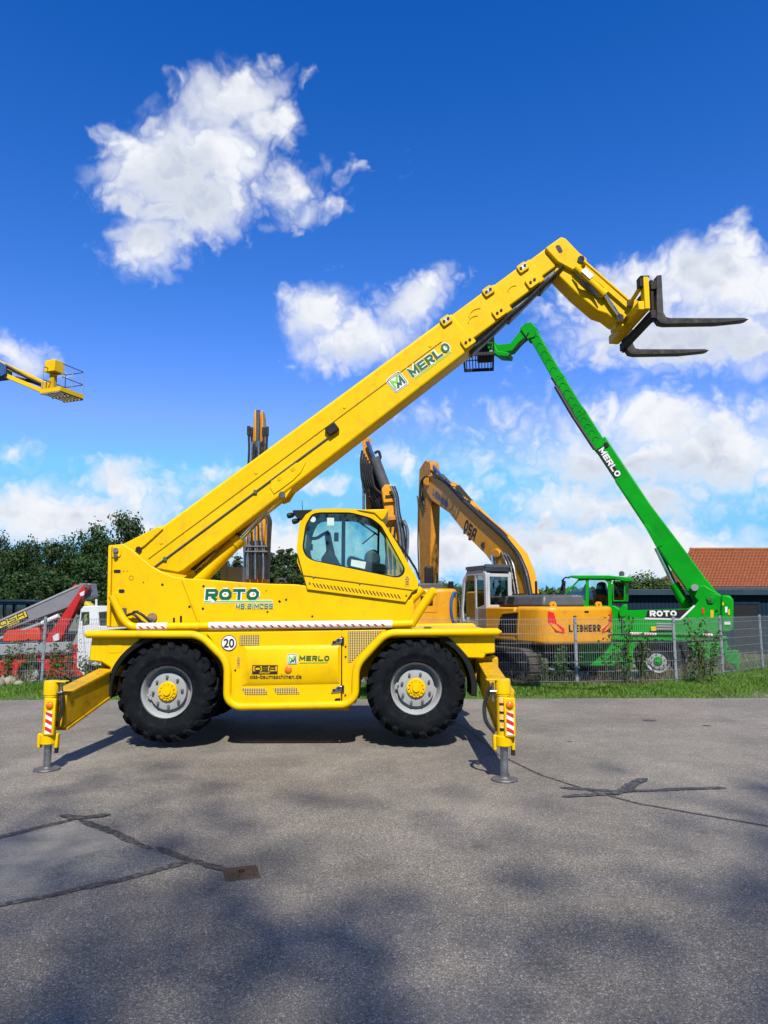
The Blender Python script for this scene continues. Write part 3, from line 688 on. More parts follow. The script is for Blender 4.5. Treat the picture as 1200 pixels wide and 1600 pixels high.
def hub_of(ow, rim_r, w, mat, n=10):
    h = w / 2; c = Vector((0, h, 0)); ax = (0, -1, 0)
    b = MB().lathe([(rim_r * .37, h - .086), (rim_r * .37, h - .062), (rim_r * .34, h - .055), (rim_r * .25, h - .055), (rim_r * .24, h - .04), (rim_r * .15, h - .04), (rim_r * .14, h - .02), (.002, h - .018)], c, ax, 32, cap=False)
    for k in range(12):
        a = 2 * math.pi * k / 12; p = Vector((rim_r * .285 * math.cos(a), .055, rim_r * .285 * math.sin(a))); b.cyl(p, p + Vector((0, -.014, 0)), .011, n=6)
    hb = b.build('hub', mat, None); hb.parent = ow
    b = MB()
    for k in range(n):
        a = 2 * math.pi * k / n + .2; p = Vector((rim_r * .56 * math.cos(a), .09, rim_r * .56 * math.sin(a))); b.cyl(p, p + Vector((0, -.035, 0)), .019, .016, n=6)
    nb = b.build('wheel_nuts', STEEL, None); nb.parent = ow
wh = make_wheel(.605, .44, .315); hub_of(wh, .315, .44, Ymat, 8)
wcs = [P(259, 1081.5, YC), P(650.5, 1076, YC)]
first = True
for i, c in enumerate(wcs):
    for s in (0, 1):
        o = wh if first else copy_tree(wh); first = False
        o.parent = tele; o.location = Vector((c.x, YC if not s else far(YC), c.z)) - ORG[tele.name]
        o.rotation_euler = (0, R(23 * i + 7 + 40 * s), R(180) if s else 0)

# ---- outriggers: beam out of the chassis, jack, ram, foot
TAPE = WHITE
def outrigger(ur, vt, vb, pad, top, seams, side):
    """root (pixel of the sleeve at the chassis), pad centre on the ground, heights"""
    fl = (lambda p: Vector((p.x, far(p.y), p.z))) if side else (lambda p: Vector(p))
    zt0, zb0 = zat(vt, 8.9), zat(vb, 8.9); x0 = xat(ur, 8.9, 1050); X, Yp = pad.x, pad.y
    zh = top
    bm = MB()
    a, c = Vector((x0, 9.3, zt0)), Vector((X + .03, Yp + .10, zh - .14)); hw = .088
    for dz, lo in ((0, 0),):
        A = [(x0 - hw, 9.3, zb0), (x0 + hw, 9.3, zb0), (x0 + hw, 9.3, zt0), (x0 - hw, 9.3, zt0)]
        B = [(X + .04 - hw, Yp + .08, zh - .50), (X + .04 + hw, Yp + .08, zh - .50), (X + .04 + hw, Yp + .08, zh - .15), (X + .04 - hw, Yp + .08, zh - .15)]
        A = [bm._p(fl(Vector(p))) for p in A]; B = [bm._p(fl(Vector(p))) for p in B]
        bm.f += [A[::-1], B]
        for i in range(4): j = (i + 1) % 4; bm.f.append([A[i], A[j], B[j], B[i]])
    og = bm.build('outrigger', Yworn, tele, bevel=.008)
    # flange strips along the beam's upper and lower edges
    b = MB()
    for k in (0, 1):
        z0, z1 = ((zb0, zh - .50) if k else (zt0, zh - .15)); q = -.02 if k else .0
        b.beam(fl(Vector((x0, 9.2, z0 + q))), fl(Vector((X + .04, Yp + .13, z1 + q))), .205, .03)
    b.build('beam_flange', Yworn, og, bevel=.004)
    # collar where the beam leaves the chassis
    yc_ = 8.98; b = MB()
    lo = fl(Vector((x0 - .15, yc_, zb0 - .05))); hi = fl(Vector((x0 + .15, yc_ + .16, zt0 + .05)))
    b.box2((min(lo.x, hi.x), min(lo.y, hi.y), lo.z), (max(lo.x, hi.x), max(lo.y, hi.y), hi.z)); b.build('beam_collar', Yworn, og, bevel=.03)
    # jack
    b = MB().lathe([(.066, zh - .17), (.071, zh - .165), (.071, zh - .15), (.077, zh - .145), (.077, zh - .015), (.070, zh), (.02, zh)], fl(Vector((X, Yp, 0))), (0, 0, 1), 24)
    b.cyl(fl(Vector((X, Yp, zh - .56))), fl(Vector((X, Yp, zh - .16))), .066, n=24); j = b.build('jack_housing', Ymat, og)
    b = MB(); dy = 1 if side else -1; cx = .035 if not seams else .05
    b.box(fl(Vector((X + cx, Yp - .073, zh - .365))), (.112, .045, .375)); pl = b.build('lamp_plate', Ymat, og, bevel=.012)
    ysurf = fl(Vector((0, Yp - .0975, 0))).y
    b = MB().lathe([(0, .022), (.026, .017), (.037, .008), (.040, 0)], (X + cx, ysurf, zh - .245), (0, dy, 0), 20); b.build('lamp', AMBER, og)
    sx = X + cx; zs0, zs1 = zh - .53, zh - .305
    b = MB().quadface([(sx - .034, ysurf + dy * .003, zs0), (sx + .034, ysurf + dy * .003, zs0), (sx + .034, ysurf + dy * .003, zs1), (sx - .034, ysurf + dy * .003, zs1)]); st = b.build('striped_sticker', WHITE, og, smooth=0)
    b = MB()
    for k in range(3):
        z = zs0 + .005 + k * .078; b.quadface([(sx - .034, ysurf + dy * .005, z + .035), (sx + .034, ysurf + dy * .005, z), (sx + .034, ysurf + dy * .005, min(zs1, z + .038)), (sx - .034, ysurf + dy * .005, min(zs1, z + .073))])
    b.build('sticker_stripes', REDP, og, smooth=0)
    # pictogram stickers on the barrel
    b = MB(); b2 = MB()
    for k, dz in enumerate((.20, .28, .36, .44)):
        for (bb, zz, hh) in ((b2, 0, .060), (b, -.045, .028)):
            pts = []
            for i in range(5):
                a = R(-118 + i * 11) if not seams else R(-132 + i * 13); pts.append((X + .0685 * math.cos(a), Yp + .0685 * math.sin(a)))
            for i in range(4):
                z0 = zh - dz - hh / 2 + zz
                bb.quadface([fl(Vector((*pts[i], z0))), fl(Vector((*pts[i + 1], z0))), fl(Vector((*pts[i + 1], z0 + hh))), fl(Vector((*pts[i], z0 + hh)))])
    b2.build('sticker', solid('sticker_orange', (.80, .42, .10), .5, vary=.25, scale=60), og, smooth=0); b.build('sticker_ink', BLACKP, og, smooth=0)
    # lower collar with lugs
    b = MB().cyl(fl(Vector((X, Yp, zh - .65))), fl(Vector((X, Yp, zh - .545))), .086, n=24)
    for sx_ in (-1, 1): b.box(fl(Vector((X + sx_ * .09, Yp, zh - .615))), (.036, .06, .15))
    b.build('jack_collar', Ymat, og, bevel=.01)
    b = MB().cyl(fl(Vector((X + .09, Yp, zh - .74))), fl(Vector((X + .09, Yp, zh - .68))), .022, n=8); b.build('grease_bolt', DARK, og)
    b = MB().cyl(fl(Vector((X, Yp, .03))), fl(Vector((X, Yp, zh - .6))), .038, n=20); b.build('ram', STEEL, og)
    b = MB().lathe([(.128, 0), (.132, .010), (.127, .020), (.09, .024), (.052, .024), (.046, .036), (.02, .036)], fl(Vector((X, Yp, 0))), (0, 0, 1), 32); b.build('foot_pad', solid('foot_steel', (.13, .125, .12), .55, metal=.5, vary=.25, scale=9, dirt=.5), og)
    # hose and valve beside the head
    b = MB().tube([fl(Vector((X + .09, Yp + .02, zh - .06))), fl(Vector((X + .125, Yp - .02, zh - .2))), fl(Vector((X + .125, Yp - .02, zh - .36))), fl(Vector((X + .07, Yp, zh - .46)))] if not seams else
                  [fl(Vector((X - .12, Yp, zh - .08))), fl(Vector((X - .19, Yp + .02, zh - .25))), fl(Vector((X - .18, Yp, zh - .42))), fl(Vector((X - .09, Yp - .02, zh - .52)))], .02, 8, smooth=.15); b.build('hose', HOSE, og)
    sg = -1 if seams else 1
    b = MB().cyl(fl(Vector((X + sg * .10, Yp + .0, zh - .22))), fl(Vector((X + sg * .10, Yp, zh - .04))), .015, n=8).cyl(fl(Vector((X + sg * .07, Yp - .03, zh - .12))), fl(Vector((X + sg * .13, Yp - .03, zh - .12))), .012, n=8); b.build('valve', STEEL, og)
    b = MB().box(fl(Vector((X + sg * .10, Yp, zh - .01))), (.13, .10, .014)); b.build('valve_cover_plate', Ymat, og, bevel=.004)
pl_, pr_ = G(73, 1203), G(788.5, 1219)
zl, zr = P(80, 1064, pl_.y - .05).z, P(785, 1061, pr_.y - .05).z
outrigger(171, 1040, 1075, pl_, zl, 0, 0); outrigger(762, 1033, 1062, pr_, zr, 1, 0)
outrigger(171, 1040, 1075, pl_, zl, 0, 1); outrigger(762, 1033, 1062, pr_, zr, 1, 1)

# ---- turret
b = MB().cyl((tele.location.x, YM, zd), (tele.location.x, YM, zd + .12), .75, n=40); b.build('turntable', DARK, tele)
TY = 8.92
tower = [(169.5, 852), (192, 850), (205, 858), (222, 872), (236, 884), (254, 894), (272, 901), (293, 904), (330, 906), (380, 910), (420, 912), (462, 913), (646, 938), (647, 978), (166, 980)]
turret = ppoly('turret_plate', tower, TY, .06, bevel=.012)
for (u, v, a, c) in ((183, 892.7, 5.5, 2.6), (190, 923.7, 4.6, 2.9)):
    MB().quadface(rnd(PX([(u - a, v - c), (u + a, v - c), (u + a, v + c), (u - a, v + c)], TY - .003), .02)).build('slot', BLACKP, turret, smooth=0)
b = MB()
for u, v, r in ((253.7, 913.5, .016), (224, 910, .009), (296, 948, .016), (318, 916, .016), (317, 951, .016), (436.5, 939.5, .014), (447, 937, .014), (488, 963, .013), (418, 956, .013), (416, 923, .008), (437, 940, .014), (193, 892.4, .006), (199, 892.5, .006)):
    b.quadface(circ(P(u, v, TY - .003), r, 12))
b.build('bolt_holes', BLACKP, turret, smooth=0)
for (u, v, w, h) in ((270, 965, 3.4, 10), (281, 962, 3.4, 12), (443, 971, 10, 3.5), (506, 970, 10, 3.5)):
    decal('slot', [(u, v), (u + w, v), (u + w, v + h), (u, v + h)], TY - .003, BLACKP, turret, .008)
# stiffening bead across the plate, rear flange, corner clip
b = MB().beam(P(285.5, 905, TY - .008), P(311, 972, TY - .008), .03, .02, up=(0, 1, 0)); b.build('bead', Ymat, turret, bevel=.006)
ppoly('rear_flange', [(169, 853), (174, 853), (171.5, 979), (166, 979)], TY - .05, .06, Ymat, None, .008)
MB().plate(rnd(PX([(174, 855), (189, 855), (189, 870), (174, 872)], TY - .014), .04), (), (0, .02, 0)).build('corner_clip', Ymat, turret, bevel=.005)
b = MB()
for u, v, r in ((180.5, 859.5, .032), (180.5, 868, .026)): b.cyl(P(u, v, TY - .045), P(u, v, TY), r, n=14)
b.build('clip_bolts', STEEL, turret)
b = MB().lathe([(.018, .05), (.018, .042), (.034, .042), (.034, .03), (.055, .03), (.062, .012), (.062, 0)], P(238, 965, TY), (0, -1, 0), 20); b.build('horn', solid('worn_brass', (.25, .18, .10), .5, metal=.3, vary=.2, scale=30), turret)
b = MB().tube([P(198, 962, TY - .05), P(207, 958, TY - .08), P(215, 965, TY - .08), P(222, 973, TY - .05)], .017, 8, smooth=.1).tube([P(206, 960, TY - .06), P(211, 955, TY - .1), P(222, 960, TY - .1), P(236, 973, TY - .05)], .017, 8, smooth=.1).tube([P(206, 958, TY - .05), P(209, 955, TY - .1), P(216, 954.5, TY - .1)], .008, 6)
b.build('lever', HOSE, turret)
ppoly('bracket', [(190.5, 950), (197.5, 950), (197.5, 962), (190.5, 960)], TY - .012, .012, DGREY, turret, .003)
b = MB().plate(circ(P(205, 903, TY - .003), .030, 20), [circ(P(205, 903, TY - .003), .024, 20)], (0, .001, 0)); b.build('lift_mark', solid('sticker_ink', (.14, .06, .02)), turret, smooth=0)
# far plate, inner bodies
o = [Vector((p.x, 10.93, p.z)) for p in PX(tower[:10], TY)] + [Vector((P(460, 915, TY).x, 10.93, P(460, 915, TY).z)), Vector((P(460, 978, TY).x, 10.93, P(460, 978, TY).z)), Vector((P(166, 980, TY).x, 10.93, P(166, 980, TY).z))]
MB().plate(o, (), (0, .06, 0)).build('turret_plate', Ymat, tele, bevel=.012)
zf = zat(979, TY)
b = MB().box2((xat(167, TY), TY + .07, zf), (xat(646, TY), 10.92, zf + .10)); b.box2((xat(170, TY), TY + .07, zf), (xat(196, TY), 10.92, zat(928, TY))); b.build('turret_floor', Ymat, tele, bevel=.01)
b = MB().box2((xat(318, TY), TY + .07, zf + .05), (xat(462, TY), 9.62, zat(917, TY))); b.build('engine_cover', Ymat, tele, bevel=.03)
# odds and ends on the cover: control box, pipes, handle
b = MB().box2((xat(347, 10.55, 890), 10.45, zat(912, 10.4)), (xat(357, 10.55, 890), 10.65, zat(881, 10.5))); b.box2((xat(357, 10.55, 890), 10.45, zat(912, 10.4)), (xat(381, 10.55, 890), 10.7, zat(886, 10.5))); b.build('control_box', GREY, tele, bevel=.01)
b = MB().tube([P(435, 909, 9.0), P(432, 905, 9.0), P(445, 905, 9.0), P(446, 909, 9.0)], .011, 8).box(P(439, 909, 9.05), (.14, .05, .02)); b.build('cover_handle', DGREY, tele)
# rail round the turret with reflective tape
YR = 8.80
rail = [P(175, 931, YR), P(191, 966, YR), P(204, 979.5, YR), P(300, 978.5, YR), P(460, 977, YR), P(617, 975, YR), P(645, 974, YR)]
b = MB().tube(fillet(rail[:4], .10) + rail[4:], .046, 14); b.tube([P(306, 978.6, YR), P(312, 978.6, YR)], .052, 14); rl = b.build('turret_rail', Ymat, tele)
b = MB().tube([P(181, 937, YR), P(178, 933, TY)], .03, 10); b.build('rail_bracket', Ymat, rl)
def rp(u): return P(u, 979.5 + (u - 204) * (975 - 979.5) / (617 - 204), YR)
for u0, u1 in ((215, 262), (327, 613)):
    b = MB().tube([rp(u0), rp((u0 + u1) / 2), rp(u1)], .0475, 14, cap=False); tp = b.build('reflective_tape', WHITE, rl)
    b = MB(); n = int((u1 - u0) / 11.5)
    for k in range(n):
        u = u0 + 5 + k * 11.5; p0, p1 = rp(u), rp(u + 3.6); rr = .0490
        for i in range(1, 4):
            a0, a1 = R(228 + i * 13), R(241 + i * 13); sh = XA * (.012 * (i - 2.5)); sh2 = XA * (.012 * (i - 1.5))
            e0, e1 = Vector((0, math.cos(a0), math.sin(a0))) * rr, Vector((0, math.cos(a1), math.sin(a1))) * rr
            rot = lambda e: Vector((0, e.z, -e.y)) if False else Vector((0, -abs(e.z) if True else 0, e.y))
            e0, e1 = rot(e0), rot(e1)
            b.quadface([p0 + e0 - sh, p1 + e0 - sh, p1 + e1 - sh2, p0 + e1 - sh2])
    b.build('tape_stripes', REDP, tp, smooth=0)
b = MB().tube([P(642, 977, 8.86), P(655, 955, 8.84), P(676, 924, 8.84)], .055, 14).tube([P(676, 924, 8.84), P(676, 924, 9.9)], .05, 14).tube([P(640, 940, 9.0), P(660, 920, 9.0)], .055, 12); b.build('front_tube', Ymat, tele)
# prints on the turret
LY = TY - .004
print_quads('model_outline', grow('ROTO', P(320.5, 937.3, LY), XA, ZA, px(83, LY), px(17, LY), .27, .013, gap=.10, slant=.04), WHITE, turret)
print_quads('model_lettering', word('ROTO', P(320.5, 937.3, LY - .003), XA, ZA, px(83, LY), px(17, LY), .27, .10, slant=.04), GREENP, turret)
decal('model_line_edge', [(318.5, 937.8), (425.5, 937.2), (425.5, 941.6), (318.5, 942)], LY, WHITE, turret)
decal('model_line', [(319, 938.8), (425, 938.2), (425, 940.4), (319, 940.8)], LY - .003, LGREEN, turret)
print_quads('model_outline', grow('45.21MCSS', P(368.5, 950.8, LY), XA, ZA, px(57, LY), px(7.2, LY), .20, .004, gap=.28, slant=.06), solid('pale_green_print', (.55, .62, .35), .5), turret)
print_quads('model_lettering', word('45.21MCSS', P(368.5, 950.8, LY - .003), XA, ZA, px(57, LY), px(7.2, LY), .20, .28, slant=.06), solid('teal_print', (.01, .13, .13), .45), turret)

# ---- cab
CY0, CY1 = 8.90, 9.86
cab_o = [(479, 916), (462, 876), (464, 850), (468, 814), (476, 803), (488, 796), (520, 794.3), (558, 795.3), (584, 800), (597, 813), (620, 848), (640, 884), (652, 903), (653.5, 920), (645, 922)]
win = [(472, 856), (477, 820), (487, 803), (498, 800.4), (548, 800.4), (580, 809), (596, 821), (633, 888), (631.5, 897), (624, 902.4), (616, 902.3), (488, 876), (477, 869)]
cab_o2 = [(479, 916)] + [(p.x, p.y) for p in fillet([Vector((u, v)) for u, v in cab_o[1:]], 9)[1:]]
win2 = [(p.x, p.y) for p in fillet([Vector((u, v)) for u, v in win], 7, True)]
cab = ppoly('cab', cab_o2, CY0, .055, bevel=.012, holes=[win2])
def farpx(pts, Y): return [Vector((p.x, Y, p.z)) for p in PX(pts, CY0)]
MB().plate(farpx(cab_o2, CY1), [farpx(win2, CY1)], (0, .04, 0)).build('far_frame', Ymat, cab, bevel=.01)
# roof, rear and belly skins between the two frames
b = MB()
for seq in ([(479, 916), (463.5, 878), (465.5, 850)], [(468.5, 815), (477, 804), (489, 797), (520, 795.3), (558, 796.3), (583, 801)], [(653, 905), (653.5, 919), (634, 940)]):
    for a, c in zip(seq, seq[1:]):
        p, q = P(*a, CY0), P(*c, CY0); n = Vector((p.z - q.z, 0, q.x - p.x)).normalized() * .012
        b.plate([Vector((p.x, CY0 + .05, p.z)), Vector((q.x, CY0 + .05, q.z)), Vector((q.x, CY1, q.z)), Vector((p.x, CY1, p.z))], (), -n)
b.build('cab_shell', Ymat, cab)
# the inner lining is black
b = MB()
for seq in ([(472.5, 830), (478, 808), (490, 800), (520, 798.3), (558, 799.3), (582, 806)],):
    for a, c in zip(seq, seq[1:]):
        p, q = P(*a, CY0), P(*c, CY0)
        b.quadface([(p.x, CY0 + .056, p.z), (q.x, CY0 + .056, q.z), (q.x, CY1 - .002, q.z), (p.x, CY1 - .002, p.z)])
b.build('head_lining', BLK, cab, fix=False)
# glass: side, far side, raked windscreen, rear
b = MB().quadface(PX(win2, CY0 + .02)); b.build('side_window', GLS, cab, smooth=0)
b = MB().plate(PX(win2, CY0 + .012), [PX([(548 + (u - 548) * .965, 852 + (v - 852) * .955) for u, v in win2], CY0 + .012)], (0, .006, 0)); b.build('window_seal', BLK, cab)
b = MB().quadface(farpx(win2, CY1 - .004)); b.build('side_window', GLS, cab, smooth=0)
b = MB().quadface([Vector((p.x, y, p.z)) for p, y in ((P(597, 814, CY0), CY0 + .06), (P(651, 903, CY0), CY0 + .06), (P(651, 903, CY0), CY1), (P(597, 814, CY0), CY1))]); b.build('windscreen', GLS, cab, smooth=0)
b = MB().quadface([Vector((p.x, y, p.z)) for p, y in ((P(468, 816, CY0), CY0 + .06), (P(465, 850, CY0), CY0 + .06), (P(465, 850, CY0), CY1), (P(468, 816, CY0), CY1))]); b.build('rear_window', GLS, cab, smooth=0)
# far frame posts and braces seen through the glass
b = MB()
b.beam(P(537, 797, CY1 - .05), P(536, 905, CY1 - .05), .05, .05, up=(0, 1, 0)); b.beam(P(592, 810, CY1), P(590, 900, CY1), .03, .03, up=(0, 1, 0)); b.beam(P(511, 800, 9.0), P(511, 815, 9.0), .018, .018, up=(0, 1, 0))
b.tube([P(548, 801, 9.1), P(556, 812, 9.5), P(590, 836, 9.6)], .012, 6); b.tube([P(573, 806, 9.0), P(590, 824, 9.3)], .012, 6); b.tube([P(566, 850, 9.2), P(588, 832, 9.2)], .009, 6)
b.build('inner_post', BLK, cab)
b = MB().plate(rnd(PX([(544, 866), (572, 876), (604, 882), (606, 896), (560, 893), (540, 886)], 9.15), .08), (), (0, .5, 0)); b.plate(rnd(PX([(500, 874), (512, 858), (520, 862), (528, 878), (538, 890), (506, 884)], 9.15), .06), (), (0, .45, 0)); b.build('seat_base', BLK, cab, bevel=.02)
b = MB().plate(rnd(PX([(570, 862), (588, 856), (596, 874), (588, 888), (568, 884)], 9.2), .10), (), (0, .42, 0)); b.build('seat', DGREY, cab, bevel=.04)
b = MB().plate(rnd(PX([(507, 832), (515, 830), (522, 862), (526, 884), (512, 884)], 9.4), .03), (), (0, .12, 0)); b.tube([P(484, 842, 9.3), P(496, 841, 9.3), P(504, 835, 9.3), P(514, 831, 9.3)], .022, 8, smooth=.1); b.tube([P(484, 855, 9.3), P(488, 855, 9.3)], .012, 6); b.tube([P(487, 850, 9.3), P(487, 860, 9.3)], .016, 6); b.build('steering_column', BLK, cab)
b = MB().plate(PX([(522, 832), (529, 832), (529, 846), (522, 846)], 9.82), (), (0, .01, 0)); b.build('display', DGREY, cab)
b = MB().quadface(PX([(511, 809), (522, 809), (522, 821), (511, 821)], CY0 + .016)); b.build('window_sticker', solid('pale_paper', (.42, .52, .48), .6), cab, smooth=0)
MB().quadface(circ(P(489, 811.5, CY0 + .016), .036, 20)).build('window_sticker', MATS['pale_paper'], cab, smooth=0)
MB().quadface(PX([(549, 874), (572, 878), (570, 889), (548, 884)], CY0 + .016)).build('window_sticker', MATS['pale_paper'], cab, smooth=0)
ppoly('cab_floor', [(478, 905), (644, 925), (644, 938), (478, 915)], CY0 + .07, .85, BLK, cab, 0)
# sun visor over the windscreen, rear lamp bracket with two lamps, aerial, wipers
o = PX([(557, 796.5), (607, 795.2), (606, 800), (602, 808), (597, 813.5), (585, 802)], CY0 - .02)
MB().plate(o, (), (0, CY1 - CY0 + .08, 0)).build('sun_visor', Ymat, cab, bevel=.012)
o = PX([(457, 797), (489, 796), (478, 803), (471, 813), (463, 808), (458, 803)], CY0 - .01)
br = MB().plate(o, (), (0, .9, 0)).build('lamp_bracket', BLK, cab, bevel=.01)
for u, v in ((455, 805), (463, 814)):
    b = MB().lathe([(0, .05), (.03, .05), (.036, .03), (.034, -.01), (.018, -.04), (0, -.045)], P(u, v, CY0 + .04), (-.8, -.35, -.25), 16); b.build('work_lamp', BLK, br)
b = MB().cyl(P(472.5, 797, 9.3), P(472, 782, 9.3), .005, .003, n=6); b.build('aerial', BLK, cab)
b = MB().tube([P(612, 836, 9.2), P(640, 872, 9.15), P(652, 895, 9.15)], .010, 6).tube([P(622, 850, 9.5), P(648, 885, 9.45), P(655, 902, 9.45)], .010, 6).tube([P(628, 855, 9.3), P(650, 890, 9.25), P(656, 906, 9.25)], .014, 6); b.build('wiper', BLK, cab)
# skirt with slots under the window
skirt = ppoly('vent_skirt', [(474.5, 899.5), (645, 922.5), (634, 941), (480, 921)], CY0 - .012, .03, Ymat, cab, .006)
for k in range(25):
    u, v = 490.8 + (623.4 - 490.8) * k / 24, 914.2 + (932.2 - 914.2) * k / 24
    decal('vent_slot', [(u - 2.9, v - 3.3), (u - 1.2, v - 3.4), (u + 2.9, v + 3.3), (u + 1.2, v + 3.4)], CY0 - .0145, BLACKP, skirt)
b = MB()
for u, v in ((490, 902), (562, 912), (484, 911), (635, 930)): b.cyl(P(u, v, CY0 - .024), P(u, v, CY0), .011, n=8)
b.build('skirt_bolts', STEEL, skirt)
b = MB().beam(P(474, 899, CY0 - .016), P(645, 922, CY0 - .016), .006, .012, up=(0, 1, 0)); b.build('skirt_gap', BLACKP, skirt)
warning('warning_sticker', 632, 899, 8.5, 17, CY0 - .003, cab)

# ---- boom
BY = 9.80; BT = .50
T = lambda x: 744 - .738 * (x - 360)
Bt = lambda x: 825 - .746 * (x - 360)
def sect(x0, x1, ti, bi):
    def low(x, y):                                     # foot of the square cut on the lower edge
        k = 0
        for _ in range(40):
            xx = x + .74 * k; k += ((Bt(xx) - bi) - (y + k)) * .6
        return (x + .74 * k, y + k)
    a, c = (x0, T(x0) + ti), (x1, T(x1) + ti)
    return [a, c, low(*c), low(*a)]
boom = ppoly('boom', [(192, 850.5), (247, 822.5), (255, 821)] + sect(256, 706, 0, 0)[1:3] + [(287, 893), (278, 897), (240, 890), (215, 872)], BY, BT, bevel=.035)
ppoly('boom_shroud', [(190, 851), (247, 822.5), (255, 826), (226, 853), (208, 864)], BY - .03, BT + .06, Ymat, boom, .012)
MB().cyl(P(216.5, 858.5, BY - .035), P(216.5, 858.5, BY - .02), .042, n=18).build('pivot_hole', BLACKP, boom)
yy0 = BY
for i, (x0, x1, ti, bi, g) in enumerate(((690, 772, 3, 12, .03), (755, 828, 5, 21, .055), (810, 870, 7, 29, .08))):
    ppoly('boom_section', sect(x0, x1, ti, bi), BY + g, BT - 2 * g, Ymat, boom, .025)
    p = sect(x0, x1, ti, bi)
    b = MB().plate(PX([(p[0][0] + 20, p[0][1] + 30), (p[1][0] - 4, p[1][1] + 48 - 9 * i), (p[2][0] + 1, p[2][1] + 6), (p[3][0] + 20, p[3][1] + 6)], BY + .12), (), (0, .26, 0)); b.build('inner_slide', solid('slide_grey', (.12, .12, .115), .5, vary=.3, scale=8, dirt=.6), boom)
    for k in range(3): MB().tube([P(p[3][0] + 14, p[3][1] + 4 + 2.5 * k, BY + .05 + .05 * k), P((p[3][0] + p[2][0]) / 2 + 6, (p[3][1] + p[2][1]) / 2 + 7 + 2 * k, BY + .03 + .05 * k), P(p[2][0] + 5, p[2][1] - 2 + 2 * k, BY + .05 + .05 * k)], .018, 6, smooth=.2).build('slide_hose', HOSE, boom)
# wear-pad brackets with bolts
for (u, v, q, top) in ((697, 500, 0, 1), (731, 533, 0, 0), (763, 454, 1, 1), (780, 487, 1, 0), (817, 417, 2, 1), (832, 439, 2, 0)):
    yb = BY + (.0, .03, .055)[q] - .035; e = Vector((.805, 0, .593)); nn = Vector((-.593, 0, .805)); c = P(u, v, yb)
    w, h = (.085, .062) if top else (.10, .075)
    o = [c - e * w - nn * h, c + e * w - nn * h, c + e * w * .9 + nn * h, c - e * w * .9 + nn * h]
    bk = MB().plate(rnd(o, .03), (), (0, .06, 0)).build('wear_pad_bracket', Ymat, boom, bevel=.006)
    if top: MB().plate([c - e * .045 - nn * .03 + Vector((0, -.003, 0)), c + e * .06 - nn * .03 + Vector((0, -.003, 0)), c + e * .06 + nn * .03 + Vector((0, -.003, 0)), c - e * .045 + nn * .03 + Vector((0, -.003, 0))], (), (0, .002, 0)).build('bracket_plate', STEEL, bk)
    b = MB()
    for s in (-1, 1): b.cyl(c + e * (.036 * s) + Vector((0, -.012, 0)), c + e * (.036 * s), .020, n=12)
    b.build('bracket_bolts', BLK, bk)
# ribs pressed into the sections, cable line, box, seam, small lugs
def arc_rib(u, v, r, yb):
    c = P(u, v, yb); pts = [c + (Vector((.805, 0, .593)) * math.cos(R(a)) + Vector((-.593, 0, .805)) * math.sin(R(a)) * .55) * r for a in range(15, 181, 15)]
    MB().tube(pts, [.004] + [.009] * (len(pts) - 2) + [.004], 6).build('pressed_rib', Ymat, boom)
arc_rib(743, 490, .11, BY + .028); arc_rib(740, 500, .09, BY + .028); arc_rib(801, 452, .08, BY + .053)
def bl(x, k): return (x, T(x) + (Bt(x) - T(x)) * k)
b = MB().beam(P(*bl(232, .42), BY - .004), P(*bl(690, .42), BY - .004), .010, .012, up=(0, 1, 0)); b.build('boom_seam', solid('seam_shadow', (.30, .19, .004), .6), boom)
MB().tube([P(*bl(234, .66), BY - .012), P(*bl(512, .66), BY - .012)], .012, 8).build('cable', DGREY, boom)
for u in (258, 399): MB().box(P(*bl(u, .66), BY - .015), (.05, .03, .05), rot=Matrix.Rotation(R(10), 3, 'Y')).build('cable_clip', solid('clip_green', (.03, .10, .06), .5), boom)
MB().box(P(519, 671, BY - .035), (.17, .07, .125), rot=Matrix.Rotation(R(-36), 3, 'Y')).build('sensor_box', BLK, boom, bevel=.012)
for u, k in ((252, .30), (400, .30), (538, .30), (672, .34)): MB().box(P(*bl(u, k), BY - .004), (.035, .01, .035), rot=Matrix.Rotation(R(-36), 3, 'Y')).build('lug', Ymat, boom, bevel=.003)
# reinforcement plate where the ram pushes, and its eye
ppoly('ram_plate', [(422, 762), (424, 746), (452, 724), (478, 722), (470, 738), (458, 750), (442, 762), (428, 772)], BY - .014, .02, Ymat, boom, .004)
o = PX([(424, 767), (458, 745), (474, 738), (462, 754), (447, 778), (437, 782), (430, 776)], BY + .02)
MB().plate(o, (), (0, .05, 0)).plate([p + Vector((0, .36, 0)) for p in o], (), (0, .05, 0)).build('ram_bracket', Ymat, boom, bevel=.01)
MB().cyl(P(440.5, 773, BY - .02), P(440.5, 773, BY + .5), .045, n=16).build('ram_pin', STEEL, boom)
b = MB()
for u, v in ((437, 748), (458, 733)): b.cyl(P(u, v, BY - .024), P(u, v, BY), .030, n=14)
b.build('plate_bosses', Ymat, boom)
# lift ram
YL = BY + .25
a, m, e = P(300, 918, YL), P(375, 843, YL), P(440, 774, YL); d = (e - a).normalized()
m = a + d * ((m - a).dot(d))
b = MB().cyl(a, m, .098, n=24).cyl(m - d * .10, m + d * .02, .112, n=24); lr = b.build('lift_ram', Ymat, tele)
MB().cyl(m, e, .052, n=20).build('ram_rod', CHROME, lr)
b = MB().tube([a + d * .2 + Vector((-.10, -.1, .09)), m + Vector((-.09, -.1, .07)), m + d * .05 + Vector((0, -.12, .02))], .014, 8).tube([a + d * .2 + Vector((-.13, -.1, .10)), m + Vector((-.12, -.1, .08))], .012, 8); b.build('ram_pipe', DARK, lr)
